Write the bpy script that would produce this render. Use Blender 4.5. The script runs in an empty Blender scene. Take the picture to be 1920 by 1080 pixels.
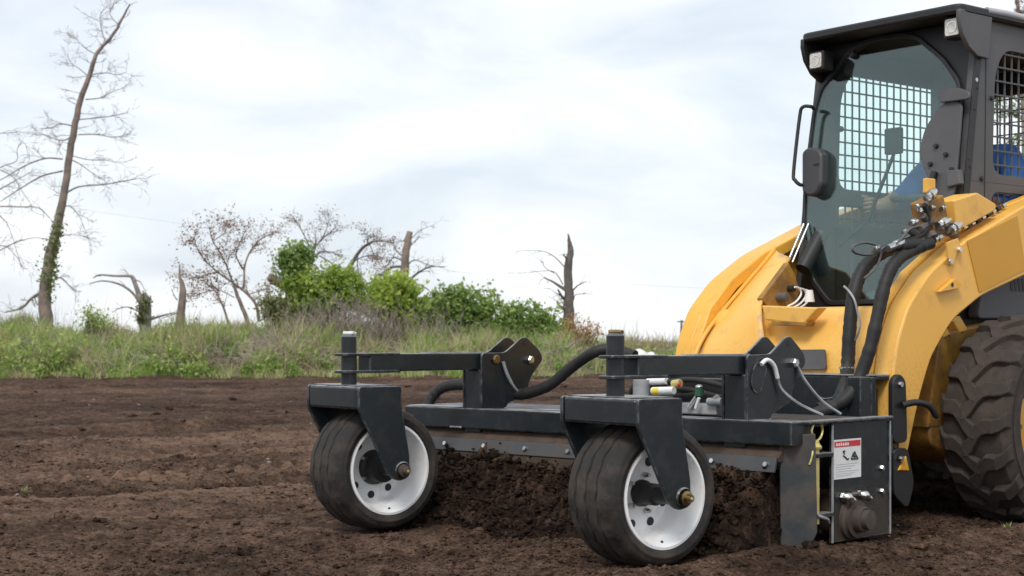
import bpy, math, random
import numpy as np
from mathutils import Vector, Matrix

# ------------------------------------------------------------------ camera, sky, sun, exposure
sc = bpy.context.scene
FPX, YH, CAMH = 2930.0, 640.0, 0.75
SUN_EL, SUN_AZ = 50.0, -108.0          # sun stands behind the camera, to its left

cd = bpy.data.cameras.new('camera'); cam = bpy.data.objects.new('camera', cd)
sc.collection.objects.link(cam); sc.camera = cam
cam.location = (0, 0, CAMH); cam.rotation_euler = (math.radians(90), 0, 0)
cd.sensor_width = 36; cd.lens = 36 * FPX / 1920; cd.shift_y = (YH - 540) / 1920
cd.dof.use_dof = True; cd.dof.focus_distance = 5.7; cd.dof.aperture_fstop = 8.0
cd.clip_start = 0.05; cd.clip_end = 6000

w = bpy.data.worlds.new('World'); sc.world = w; w.use_nodes = True
nt = w.node_tree; nt.nodes.clear()
def wn(t, **k):
    n = nt.nodes.new(t)
    for a, b in k.items(): setattr(n, a, b)
    return n
out = wn('ShaderNodeOutputWorld')
sky = wn('ShaderNodeTexSky', sky_type='NISHITA', sun_disc=False)
sky.sun_elevation = math.radians(SUN_EL); sky.sun_rotation = math.radians(180 + 18)
sky.dust_density = 2.0
bg1 = wn('ShaderNodeBackground'); bg1.inputs['Strength'].default_value = 0.12
nt.links.new(sky.outputs[0], bg1.inputs['Color'])
tc = wn('ShaderNodeTexCoord'); mp = wn('ShaderNodeMapping'); mp.inputs['Scale'].default_value = (1.0, 1.0, 2.6)
mp.inputs['Location'].default_value = (0.35, 0.1, 0.22)
nt.links.new(tc.outputs['Generated'], mp.inputs['Vector'])
nz = wn('ShaderNodeTexNoise'); nz.inputs['Scale'].default_value = 5.2; nz.inputs['Detail'].default_value = 7; nz.inputs['Roughness'].default_value = 0.5
nz.inputs['Distortion'].default_value = 0.4
nt.links.new(mp.outputs[0], nz.inputs['Vector'])
cr = wn('ShaderNodeValToRGB'); cr.color_ramp.elements[0].position = 0.33; cr.color_ramp.elements[1].position = 0.60
cr.color_ramp.elements[0].color = (0.575, 0.625, 0.68, 1); cr.color_ramp.elements[1].color = (0.825, 0.838, 0.86, 1)
nt.links.new(nz.outputs['Fac'], cr.inputs['Fac'])
bg2 = wn('ShaderNodeBackground'); bg2.inputs['Strength'].default_value = 1.0
nt.links.new(cr.outputs[0], bg2.inputs['Color'])
mx = wn('ShaderNodeMixShader'); mx.inputs[0].default_value = 0.86
nt.links.new(bg1.outputs[0], mx.inputs[1]); nt.links.new(bg2.outputs[0], mx.inputs[2]); nt.links.new(mx.outputs[0], out.inputs[0])

sl = bpy.data.lights.new('sun', 'SUN'); sun = bpy.data.objects.new('sun', sl); sc.collection.objects.link(sun)
sl.energy = 1.4; sl.angle = math.radians(18); sl.color = (1.0, 0.96, 0.9)
_a, _e = math.radians(SUN_AZ), math.radians(SUN_EL)   # direction towards the sun: behind-left of the camera
sd = Vector((math.cos(_a) * math.cos(_e), math.sin(_a) * math.cos(_e), math.sin(_e)))
sun.rotation_euler = sd.to_track_quat('Z', 'Y').to_euler(); sun.location = sd * 50

vs = sc.view_settings; vs.view_transform = 'Standard'; vs.look = 'None'; vs.exposure = 0.5; vs.gamma = 1.0; vs.use_curve_mapping = False
sc.cycles.use_denoising = True
sc.cycles.max_bounces = 8; sc.cycles.transparent_max_bounces = 24

# ------------------------------------------------------------------ helpers
COL = sc.collection
RNG = np.random.default_rng(11); random.seed(5)

def W(x, y, D):
    """place of the photograph's pixel (1920 wide) at distance D"""
    return Vector(((x - 960) * D / FPX, D, CAMH - (y - YH) * D / FPX))

class Frame:
    def __init__(s, o, deg):
        t = math.radians(deg); s.rz = math.pi + t
        s.o = Vector((o[0], o[1], 0)); s.f = Vector((-math.cos(t), -math.sin(t), 0)); s.n = Vector((math.sin(t), -math.cos(t), 0))
    def loc(s, a): return Vector((a.dot(s.f), a.dot(s.n), a.z))
    def w(s, u, v, z): return s.o + s.f * u + s.n * v + Vector((0, 0, z))
    def tr(s, x, y, p0, n):
        c = s.loc(Vector((0, 0, CAMH)) - s.o); d = s.loc(Vector(((x - 960) / FPX, 1, -(y - YH) / FPX))); n = Vector(n)
        return c + d * ((Vector(p0) - c).dot(n) / d.dot(n))
    def side(s, pts, v): return [(lambda q: (q.x, q.z))(s.tr(x, y, (0, v, 0), (0, 1, 0))) for x, y in pts]

LD = Frame((1.604, 6.90), 39.0)      # loader: u forward, v towards the camera's side, z up
RK = Frame((0.504, 6.295), 46.0)     # rake
CAST = 37.0

class MB:
    def __init__(s): s.v = []; s.f = []; s.m = []
    def add(s, vs_, fs, mi=0):
        o = len(s.v); s.v.extend([tuple(p) for p in vs_]); s.f.extend([tuple(i + o for i in f) for f in fs]); s.m.extend([mi] * len(fs)); return s
    def box(s, x0, x1, y0, y1, z0, z1, mi=0):
        V = [(x, y, z) for x in (x0, x1) for y in (y0, y1) for z in (z0, z1)]
        return s.add(V, [(0, 1, 3, 2), (4, 6, 7, 5), (0, 4, 5, 1), (2, 3, 7, 6), (0, 2, 6, 4), (1, 5, 7, 3)], mi)
    def obox(s, c, ax, half, mi=0):
        c = Vector(c); ax = [Vector(a).normalized() for a in ax]
        V = [c + ax[0] * half[0] * i + ax[1] * half[1] * j + ax[2] * half[2] * k for i in (-1, 1) for j in (-1, 1) for k in (-1, 1)]
        return s.add(V, [(0, 1, 3, 2), (4, 6, 7, 5), (0, 4, 5, 1), (2, 3, 7, 6), (0, 2, 6, 4), (1, 5, 7, 3)], mi)
    def prism(s, poly, fn, t0, t1, mi=0):
        n = len(poly); V = [fn(a, b, t0) for a, b in poly] + [fn(a, b, t1) for a, b in poly]
        return s.add(V, [tuple(range(n))[::-1], tuple(range(n, 2 * n))] + [(i, (i + 1) % n, n + (i + 1) % n, n + i) for i in range(n)], mi)
    def side(s, poly, v0, v1, mi=0): return s.prism(poly, lambda a, b, t: (a, t, b), v0, v1, mi)
    def front(s, poly, u0, u1, mi=0): return s.prism(poly, lambda a, b, t: (t, a, b), u0, u1, mi)
    def ring(s, outer, inner, fn, t0, t1, mi=0):
        """plate with a hole; both outlines star-shaped about the hole's centre"""
        cx = sum(p[0] for p in inner) / len(inner); cy = sum(p[1] for p in inner) / len(inner)
        angs = sorted(set(round(math.atan2(p[1] - cy, p[0] - cx), 5) for p in list(outer) + list(inner)))
        def hit(poly, a):
            dx, dy = math.cos(a), math.sin(a); best = None
            for i in range(len(poly)):
                x1, y1 = poly[i][0] - cx, poly[i][1] - cy; x2, y2 = poly[(i + 1) % len(poly)][0] - cx, poly[(i + 1) % len(poly)][1] - cy
                ex, ey = x2 - x1, y2 - y1; den = dx * ey - dy * ex
                if abs(den) < 1e-12: continue
                t = (x1 * ey - y1 * ex) / den; q = (x1 * dy - y1 * dx) / den
                if t > 0 and -1e-4 <= q <= 1 + 1e-4 and (best is None or t > best): best = t
            return (cx + dx * best, cy + dy * best)
        O = [hit(outer, a) for a in angs]; I = [hit(inner, a) for a in angs]; n = len(angs)
        V = [fn(*p, t0) for p in O] + [fn(*p, t0) for p in I] + [fn(*p, t1) for p in O] + [fn(*p, t1) for p in I]
        F = []
        for i in range(n):
            j = (i + 1) % n
            F += [(i, n + i, n + j, j), (2 * n + i, 2 * n + j, 3 * n + j, 3 * n + i), (i, j, 2 * n + j, 2 * n + i), (n + i, 3 * n + i, 3 * n + j, n + j)]
        return s.add(V, F, mi)
    def tube(s, pts, r, n=8, mi=0, cap=True):
        pts = [Vector(p) for p in pts]; k = len(pts); R = r if isinstance(r, (list, tuple)) else [r] * k
        V = []; ref = None
        for i, p in enumerate(pts):
            d = (pts[min(i + 1, k - 1)] - pts[max(i - 1, 0)])
            if d.length < 1e-9: d = Vector((0, 0, 1))
            d.normalize()
            if ref is None: ref = Vector((0, 0, 1)) if abs(d.z) < 0.9 else Vector((1, 0, 0))
            a = d.cross(ref)
            if a.length < 1e-4: a = d.cross(Vector((1, 0.3, 0)))
            a.normalize(); b = a.cross(d); ref = b
            for j in range(n):
                t = 2 * math.pi * j / n; V.append(p + a * (R[i] * math.cos(t)) + b * (R[i] * math.sin(t)))
        F = [(i * n + j, i * n + (j + 1) % n, (i + 1) * n + (j + 1) % n, (i + 1) * n + j) for i in range(k - 1) for j in range(n)]
        if cap: F += [tuple(range(n))[::-1], tuple(range((k - 1) * n, k * n))]
        return s.add(V, F, mi)
    def lathe(s, prof, c=(0, 0, 0), axis=(0, 1, 0), n=32, mi=0, closed=False):
        """prof: (radius, offset along the axis)"""
        ax = Vector(axis).normalized(); a = ax.cross(Vector((0, 0, 1)) if abs(ax.z) < 0.9 else Vector((1, 0, 0))).normalized(); b = ax.cross(a); c = Vector(c)
        V = [c + ax * h + (a * math.cos(2 * math.pi * j / n) + b * math.sin(2 * math.pi * j / n)) * max(r, 1e-5) for r, h in prof for j in range(n)]
        k = len(prof); F = [(i * n + j, (i + 1) * n + j, (i + 1) * n + (j + 1) % n, i * n + (j + 1) % n) for i in range(k - 1) for j in range(n)]
        if closed: F += [((k - 1) * n + j, j, (j + 1) % n, (k - 1) * n + (j + 1) % n) for j in range(n)]
        return s.add(V, F, mi)
    def ball(s, c, r, n=10, mi=0):
        r = r if isinstance(r, (list, tuple)) else (r, r, r); V = []; m = n // 2 + 1
        for i in range(m + 1):
            t = math.pi * i / m
            for j in range(n):
                p = 2 * math.pi * j / n; V.append((c[0] + r[0] * math.sin(t) * math.cos(p), c[1] + r[1] * math.sin(t) * math.sin(p), c[2] + r[2] * math.cos(t)))
        return s.add(V, [(i * n + j, (i + 1) * n + j, (i + 1) * n + (j + 1) % n, i * n + (j + 1) % n) for i in range(m) for j in range(n)], mi)
    def build(s, name, mats, parent=None, smooth=None, bevel=0, loc=None, rz=0):
        me = bpy.data.meshes.new(name); me.from_pydata(s.v, [], s.f); me.update()
        mats = mats if isinstance(mats, (list, tuple)) else [mats]
        for m in mats: me.materials.append(m)
        if len(mats) > 1: me.polygons.foreach_set('material_index', s.m)
        import bmesh
        bm = bmesh.new(); bm.from_mesh(me); bmesh.ops.recalc_face_normals(bm, faces=bm.faces); bm.to_mesh(me); bm.free()
        if smooth is not None:
            me.polygons.foreach_set('use_smooth', [True] * len(me.polygons)); me.set_sharp_from_angle(angle=math.radians(smooth))
        o = bpy.data.objects.new(name, me); COL.objects.link(o)
        if parent: o.parent = parent
        if loc is not None: o.location = loc
        o.rotation_euler.z = rz
        if bevel:
            b = o.modifiers.new('edge', 'BEVEL'); b.width = bevel; b.segments = 2; b.limit_method = 'ANGLE'; b.angle_limit = math.radians(40); b.harden_normals = False
        return o

def rounded(poly, r, seg=4):
    out_ = []; n = len(poly)
    for i in range(n):
        p = Vector(poly[i]); a = Vector(poly[i - 1]) - p; b = Vector(poly[(i + 1) % n]) - p
        d = min(r, a.length * .45, b.length * .45); p1 = p + a.normalized() * d; p2 = p + b.normalized() * d
        for k in range(seg + 1):
            t = k / seg; q = p1 * (1 - t) ** 2 + p * (2 * t * (1 - t)) + p2 * t * t; out_.append((q.x, q.y))
    return out_

def smoothline(pts, sub=6):
    P = [Vector(p) for p in pts]; P = [P[0] * 2 - P[1]] + P + [P[-1] * 2 - P[-2]]; o = []
    for i in range(1, len(P) - 2):
        for k in range(sub):
            t = k / sub; a, b, c, d = P[i - 1:i + 3]
            o.append(0.5 * ((2 * b) + (c - a) * t + (2 * a - 5 * b + 4 * c - d) * t * t + (3 * b - a - 3 * c + d) * t ** 3))
    o.append(P[-2]); return o

def empty(name, loc, rz=0):
    o = bpy.data.objects.new(name, None); COL.objects.link(o); o.location = loc; o.rotation_euler.z = rz; o.empty_display_size = .1; return o
def tag(o, label=None, cat=None, group=None, kind=None):
    for k, v in (('label', label), ('category', cat), ('group', group), ('kind', kind)):
        if v: o[k] = v
    return o

def array_mesh(name, V, F, mat, parent=None, tint=None, smooth=False, extra=None):
    V = np.asarray(V, np.float32); F = np.asarray(F, np.int32); k = F.shape[1]
    me = bpy.data.meshes.new(name); me.vertices.add(len(V)); me.vertices.foreach_set('co', V.ravel())
    me.loops.add(F.size); me.loops.foreach_set('vertex_index', F.ravel()); me.polygons.add(len(F))
    me.polygons.foreach_set('loop_start', np.arange(0, F.size, k, dtype=np.int32)); me.polygons.foreach_set('loop_total', np.full(len(F), k, np.int32))
    if smooth: me.polygons.foreach_set('use_smooth', np.ones(len(F), bool))
    for nm, arr in [('tint', tint)] + list((extra or {}).items()):
        if arr is not None:
            a = me.attributes.new(nm, 'FLOAT', 'POINT'); a.data.foreach_set('value', np.asarray(arr, np.float32))
    me.update(calc_edges=True); me.validate(); me.materials.append(mat)
    o = bpy.data.objects.new(name, me); COL.objects.link(o)
    if parent: o.parent = parent
    return o

# value noise on numpy arrays
def vnoise(x, y, seed=0):
    xi = np.floor(x).astype(np.int64); yi = np.floor(y).astype(np.int64); fx = x - xi; fy = y - yi
    fx = fx * fx * fx * (fx * (fx * 6 - 15) + 10); fy = fy * fy * fy * (fy * (fy * 6 - 15) + 10)
    def h(a, b):
        n = (a * 374761393 + b * 668265263 + seed * 974711) & 0xffffffff
        n = ((n ^ (n >> 13)) * 1274126177) & 0xffffffff
        return ((n ^ (n >> 16)) & 0xffff) / 32767.5 - 1
    return (h(xi, yi) * (1 - fx) + h(xi + 1, yi) * fx) * (1 - fy) + (h(xi, yi + 1) * (1 - fx) + h(xi + 1, yi + 1) * fx) * fy
def fbm(x, y, o=4, seed=0, g=.5):
    r = 0; a = 1
    for i in range(o): r = r + a * vnoise(x * 2 ** i + 17.3 * i, y * 2 ** i - 9.1 * i, seed + i); a *= g
    return r

# ------------------------------------------------------------------ materials
def mat(name, c1, c2=None, scale=8.0, rough=.5, metal=0.0, bump=0.0, bscale=None, dirt=None, dscale=5.0, damt=.5, attr=None, spec=.5, detail=5, coat=0, rough2=None, dlow=.45, dhigh=.7, sky_sheen=None, sky_sheen_amt=.5, low=None, wear=None):
    m = bpy.data.materials.new(name); m.use_nodes = True; t = m.node_tree; b = t.nodes['Principled BSDF']
    L = t.links.new; N = t.nodes.new
    b.inputs['Roughness'].default_value = rough; b.inputs['Metallic'].default_value = metal; b.inputs['Specular IOR Level'].default_value = spec
    if coat: b.inputs['Coat Weight'].default_value = coat; b.inputs['Coat Roughness'].default_value = .15
    tcn = N('ShaderNodeTexCoord'); col = None
    def rgb(c): return (c[0], c[1], c[2], 1)
    if c2 is None: c2 = tuple(x * .8 for x in c1)
    mixn = N('ShaderNodeMix'); mixn.data_type = 'RGBA'; mixn.inputs[6].default_value = rgb(c1); mixn.inputs[7].default_value = rgb(c2)
    if attr:
        an = N('ShaderNodeAttribute'); an.attribute_name = attr; L(an.outputs['Fac'], mixn.inputs[0])
    else:
        n = N('ShaderNodeTexNoise'); n.inputs['Scale'].default_value = scale; n.inputs['Detail'].default_value = detail; L(tcn.outputs['Object'], n.inputs['Vector'])
        mr = N('ShaderNodeMapRange'); mr.inputs[1].default_value = .35; mr.inputs[2].default_value = .65; L(n.outputs['Fac'], mr.inputs[0]); L(mr.outputs[0], mixn.inputs[0])
    col = mixn.outputs[2]
    if dirt:
        n2 = N('ShaderNodeTexNoise'); n2.inputs['Scale'].default_value = dscale; n2.inputs['Detail'].default_value = 8; n2.inputs['Roughness'].default_value = .65; L(tcn.outputs['Object'], n2.inputs['Vector'])
        m2 = N('ShaderNodeMapRange'); m2.inputs[1].default_value = dlow; m2.inputs[2].default_value = dhigh; m2.inputs[4].default_value = damt; L(n2.outputs['Fac'], m2.inputs[0])
        md = N('ShaderNodeMix'); md.data_type = 'RGBA'; md.inputs[7].default_value = rgb(dirt); L(col, md.inputs[6]); L(m2.outputs[0], md.inputs[0]); col = md.outputs[2]
        rr = N('ShaderNodeMapRange'); rr.inputs[3].default_value = rough; rr.inputs[4].default_value = .9; L(m2.outputs[0], rr.inputs[0]); L(rr.outputs[0], b.inputs['Roughness'])
    if low:      # mud thrown up from the soil: thick near the ground, gone at the given height
        lc, z0, z1, la = low; sx = N('ShaderNodeSeparateXYZ'); L(tcn.outputs['Object'], sx.inputs[0])
        mz = N('ShaderNodeMapRange'); mz.inputs[1].default_value = z1; mz.inputs[2].default_value = z0; L(sx.outputs['Z'], mz.inputs[0])
        n4 = N('ShaderNodeTexNoise'); n4.inputs['Scale'].default_value = 85; n4.inputs['Detail'].default_value = 8; n4.inputs['Roughness'].default_value = .7; L(tcn.outputs['Object'], n4.inputs['Vector'])
        ad = N('ShaderNodeMath'); ad.operation = 'MULTIPLY_ADD'; ad.inputs[1].default_value = .42; L(mz.outputs[0], ad.inputs[0]); L(n4.outputs['Fac'], ad.inputs[2])
        mk = N('ShaderNodeMapRange'); mk.inputs[1].default_value = .66; mk.inputs[2].default_value = .82; mk.inputs[4].default_value = la; L(ad.outputs[0], mk.inputs[0])
        ml = N('ShaderNodeMix'); ml.data_type = 'RGBA'; ml.inputs[7].default_value = rgb(lc); L(col, ml.inputs[6]); L(mk.outputs[0], ml.inputs[0]); col = ml.outputs[2]
    if wear:     # paint rubbed off along the edges
        bv = N('ShaderNodeBevel'); bv.samples = 6; bv.inputs['Radius'].default_value = .009; gg = N('ShaderNodeNewGeometry')
        dp = N('ShaderNodeVectorMath'); dp.operation = 'DOT_PRODUCT'; L(bv.outputs[0], dp.inputs[0]); L(gg.outputs['True Normal'], dp.inputs[1])
        me_ = N('ShaderNodeMapRange'); me_.inputs[1].default_value = .985; me_.inputs[2].default_value = .90; L(dp.outputs['Value'], me_.inputs[0])
        n6 = N('ShaderNodeTexNoise'); n6.inputs['Scale'].default_value = 30; n6.inputs['Detail'].default_value = 6; L(tcn.outputs['Object'], n6.inputs['Vector'])
        m6 = N('ShaderNodeMapRange'); m6.inputs[1].default_value = .42; m6.inputs[2].default_value = .62; m6.inputs[4].default_value = .9; L(n6.outputs['Fac'], m6.inputs[0])
        mw = N('ShaderNodeMath'); mw.operation = 'MULTIPLY'; L(me_.outputs[0], mw.inputs[0]); L(m6.outputs[0], mw.inputs[1])
        ml = N('ShaderNodeMix'); ml.data_type = 'RGBA'; ml.inputs[7].default_value = rgb(wear); L(col, ml.inputs[6]); L(mw.outputs[0], ml.inputs[0]); col = ml.outputs[2]
    if sky_sheen:    # sky reflection painted as patchy pale colour on upward faces
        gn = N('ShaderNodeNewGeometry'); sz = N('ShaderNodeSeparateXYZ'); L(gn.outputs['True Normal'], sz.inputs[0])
        m5 = N('ShaderNodeMapRange'); m5.inputs[1].default_value = .45; m5.inputs[2].default_value = .92; m5.inputs[4].default_value = sky_sheen_amt; L(sz.outputs['Z'], m5.inputs[0])
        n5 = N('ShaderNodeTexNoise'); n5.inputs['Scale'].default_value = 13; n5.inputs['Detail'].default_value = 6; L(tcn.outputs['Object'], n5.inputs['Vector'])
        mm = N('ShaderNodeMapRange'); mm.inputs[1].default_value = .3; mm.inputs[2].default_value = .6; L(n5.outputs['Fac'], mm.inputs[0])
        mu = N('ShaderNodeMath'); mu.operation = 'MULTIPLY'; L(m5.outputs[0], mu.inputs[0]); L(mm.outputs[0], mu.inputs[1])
        ml = N('ShaderNodeMix'); ml.data_type = 'RGBA'; ml.inputs[7].default_value = rgb(sky_sheen); L(col, ml.inputs[6]); L(mu.outputs[0], ml.inputs[0]); col = ml.outputs[2]
    L(col, b.inputs['Base Color'])
    if bump:
        n3 = N('ShaderNodeTexNoise'); n3.inputs['Scale'].default_value = bscale or scale * 4; n3.inputs['Detail'].default_value = 6; L(tcn.outputs['Object'], n3.inputs['Vector'])
        bn = N('ShaderNodeBump'); bn.inputs['Strength'].default_value = bump; bn.inputs['Distance'].default_value = .01; L(n3.outputs['Fac'], bn.inputs['Height']); L(bn.outputs[0], b.inputs['Normal'])
    return m

def leafmat(name, c1, c2, trans=.35):
    m = mat(name, c1, c2, attr='tint', rough=.6, spec=.25); t = m.node_tree; b = t.nodes['Principled BSDF']
    tl = t.nodes.new('ShaderNodeBsdfTranslucent'); ms = t.nodes.new('ShaderNodeMixShader'); ms.inputs[0].default_value = trans
    src = b.inputs['Base Color'].links[0].from_socket; t.links.new(src, tl.inputs['Color'])
    t.links.new(b.outputs[0], ms.inputs[1]); t.links.new(tl.outputs[0], ms.inputs[2]); t.links.new(ms.outputs[0], t.nodes['Material Output'].inputs[0]); return m

SOILC = (.105, .068, .047)
M = dict(
    yellow=mat('yellow_paint', (.83, .44, .06), (.78, .40, .05), 2.0, .38, dirt=(.30, .19, .09), dscale=22, damt=.35, dlow=.52, dhigh=.8, bump=.03, bscale=40, low=((.30, .18, .07), .2, .8, .30), wear=(.50, .33, .15)),
    yellow_dusty=mat('dusty_yellow_paint', (.85, .48, .105), (.80, .43, .075), 1.6, .42, dirt=(.36, .22, .11), dscale=9, damt=.45, dlow=.56, dhigh=.74, bump=.05, bscale=60, low=((.32, .20, .09), .25, .95, .30), wear=(.52, .36, .19)),
    yellow_flat=mat('plain_yellow_panel', (.62, .30, .018), (.58, .28, .016), 3.0, .4),
    ochre=mat('grimy_ochre_paint', (.42, .22, .03), (.22, .11, .03), 8, .55, dirt=(.05, .035, .025), dscale=14, damt=.7),
    rake=mat('slate_grey_paint', (.016, .021, .0245), (.012, .0165, .0195), 4, .30, spec=.42, dirt=(.075, .062, .052), dscale=16, damt=.3, dlow=.5, dhigh=.8, bump=.03, bscale=70, sky_sheen=(.31, .305, .30), sky_sheen_amt=.85, low=((.085, .062, .047), .02, .38, .6), wear=(.20, .205, .21)),
    rake_muddy=mat('muddy_slate_paint', (.035, .040, .043), (.026, .030, .033), 5, .45, dirt=(.095, .07, .054), dscale=11, damt=.75, dlow=.42, dhigh=.7, bump=.1, bscale=50),
    lipsteel=mat('scuffed_grey_steel', (.062, .066, .07), (.045, .048, .051), 6, .45, dirt=(.085, .062, .047), dscale=14, damt=.85, dlow=.45, dhigh=.68),
    weld=mat('pale_grey', (.34, .35, .36), (.22, .23, .24), 20, .45),  # pale grey for strips, edges and fittings
    cab=mat('cab_grey', (.085, .085, .09), (.070, .070, .075), 3, .5, dirt=(.16, .14, .12), dscale=5, damt=.3, bump=.05, bscale=120),
    cabmid=mat('cab_charcoal', (.045, .045, .048), (.035, .035, .038), 5, .5),
    cabdark=mat('cab_black', (.018, .018, .019), (.012, .012, .013), 5, .5, bump=.03, bscale=90),
    rooftop=mat('roof_light_grey', (.45, .46, .48), (.38, .39, .41), 4, .45),
    rubber=mat('black_rubber', (.009, .009, .009), (.014, .013, .013), 9, .6, dirt=(.05, .04, .032), dscale=12, damt=.25),
    tyre=mat('soiled_tyre', (.016, .0145, .0135), (.024, .021, .019), 7, .8, dirt=(.08, .058, .043), dscale=13, damt=.7, dlow=.44, dhigh=.7, bump=.25, bscale=60),
    bigtyre=mat('brown_dusted_tyre', (.033, .026, .0225), (.046, .036, .030), 6, .88, dirt=(.11, .083, .066), dscale=9, damt=.5, bump=.25, bscale=50),
    white=mat('white_wheel_paint', (.88, .885, .885), (.84, .845, .845), 4, .35, dirt=(.34, .27, .21), dscale=11, damt=.5, dlow=.54, dhigh=.78),
    whiteplain=mat('white_plastic', (.78, .78, .77), (.7, .7, .69), 6, .4),
    steel=mat('bright_steel', (.62, .62, .61), (.48, .48, .47), 15, .28, 1.0),
    brass=mat('brass_nut', (.36, .27, .13), (.24, .18, .09), 20, .35, 1.0),
    zinc=mat('yellow_zinc', (.66, .56, .22), (.55, .45, .17), 18, .4, .4),
    rust=mat('rusty_brown_steel', (.075, .055, .045), (.05, .038, .032), 12, .7, dirt=(.09, .06, .045), damt=.5),
    red=mat('red_print', (.60, .03, .03), (.55, .03, .03), 5, .4),
    ink=mat('black_print', (.03, .03, .03), None, 5, .5),
    greyink=mat('grey_print', (.55, .55, .56), None, 5, .5),
    green=mat('green_cap', (.03, .12, .07), None, 5, .4),
    yellowcap=mat('yellow_cap', (.75, .6, .06), None, 5, .4),
    lens=mat('lamp_lens', (.72, .70, .64), (.5, .49, .45), 30, .12, bump=.4, bscale=90),
    chrome=mat('lamp_reflector', (.75, .75, .75), None, 5, .15, 1.0),
    seat=mat('black_seat', (.02, .02, .021), (.03, .03, .031), 8, .7),
    skin=mat('skin', (.42, .24, .17), (.37, .2, .14), 10, .55),
    shirt=mat('blue_shirt', (.05, .17, .50), (.035, .12, .40), 7, .8, bump=.3, bscale=25),
    jeans=mat('dark_trousers', (.05, .06, .085), (.04, .045, .065), 9, .85),
    hair=mat('dark_hair', (.03, .02, .015), None, 20, .6),
    bark=mat('grey_bark', (.32, .29, .265), (.18, .155, .14), 6, .9, bump=.5, bscale=25),
    barkred=mat('reddish_bark', (.31, .235, .195), (.15, .125, .11), 4, .9, bump=.5, bscale=20),
    barkdark=mat('dark_bark', (.15, .13, .118), (.09, .077, .07), 6, .9, bump=.5, bscale=25),
    twig=mat('grey_twig', (.30, .27, .25), (.2, .175, .16), 4, .9),
    brush=mat('dry_brush', (.26, .21, .17), (.16, .12, .10), attr='tint', rough=.9),
    berm=mat('berm_earth', (.15, .14, .075), (.10, .085, .05), 1.6, .95, bump=.6, bscale=6),
    tarp=mat('white_sheet', (.8, .8, .79), (.7, .7, .7), 5, .5),
    mud=mat('caked_mud', (.085, .058, .042), (.055, .037, .027), 14, .95, bump=.6, bscale=40),
    pebble=mat('pale_stone', (.30, .26, .22), (.17, .14, .11), 9, .8),
    wire=mat('grey_wire', (.45, .46, .48), None, 6, .6),
    concrete=mat('weathered_post', (.2, .19, .18), None, 6, .9),
)
M['grass'] = leafmat('mixed_grass', (.22, .36, .06), (.48, .44, .24), .4)
_g = M['grass'].node_tree; _at = [n for n in _g.nodes if n.type == 'ATTRIBUTE'][0]; _cr = _g.nodes.new('ShaderNodeValToRGB'); _e = _cr.color_ramp.elements
_e[0].color = (.17, .32, .05, 1); _e[1].color = (.30, .23, .165, 1); _q = _e.new(.38); _q.color = (.37, .46, .13, 1); _q = _e.new(.70); _q.color = (.55, .50, .29, 1)
_g.links.new(_at.outputs['Fac'], _cr.inputs[0]); _g.links.new(_cr.outputs[0], _g.nodes['Principled BSDF'].inputs['Base Color']); _g.links.new(_cr.outputs[0], [n for n in _g.nodes if n.type == 'BSDF_TRANSLUCENT'][0].inputs['Color'])
M['weed'] = leafmat('weed_leaf', (.19, .30, .07), (.42, .50, .16), .42)
M['leaf_bright'] = leafmat('bright_leaf', (.13, .24, .035), (.50, .60, .13), .48)
M['leaf_dark'] = leafmat('deep_leaf', (.085, .175, .045), (.36, .47, .14), .45)
M['leaf_olive'] = leafmat('olive_leaf', (.12, .16, .055), (.32, .33, .16), .38)
M['leaf_rust'] = leafmat('rust_leaf', (.20, .10, .065), (.36, .22, .16), .3)
M['leaf_orange'] = leafmat('orange_leaf', (.33, .16, .06), (.46, .28, .13), .3)

# glass: thin tinted sheet
def glass(name, tint, refl=.10):
    m = bpy.data.materials.new(name); m.use_nodes = True; t = m.node_tree; t.nodes.clear(); N = t.nodes.new
    o = N('ShaderNodeOutputMaterial'); tr = N('ShaderNodeBsdfTransparent'); tr.inputs[0].default_value = (*tint, 1)
    g = N('ShaderNodeBsdfGlossy'); g.inputs['Roughness'].default_value = .03; g.inputs['Color'].default_value = (.86, .96, .93, 1)
    lw = N('ShaderNodeLayerWeight'); fr = N('ShaderNodeMath'); fr.operation = 'POWER'; fr.inputs[1].default_value = 4.0; t.links.new(lw.outputs['Facing'], fr.inputs[0]); ad = N('ShaderNodeMath'); ad.operation = 'ADD'; ad.inputs[1].default_value = refl
    ms = N('ShaderNodeMixShader'); t.links.new(fr.outputs[0], ad.inputs[0]); t.links.new(ad.outputs[0], ms.inputs[0])
    t.links.new(tr.outputs[0], ms.inputs[1]); t.links.new(g.outputs[0], ms.inputs[2]); t.links.new(ms.outputs[0], o.inputs[0]); return m
M['glass'] = glass('green_tinted_glass', (.88, .98, .955), .07)

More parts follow.
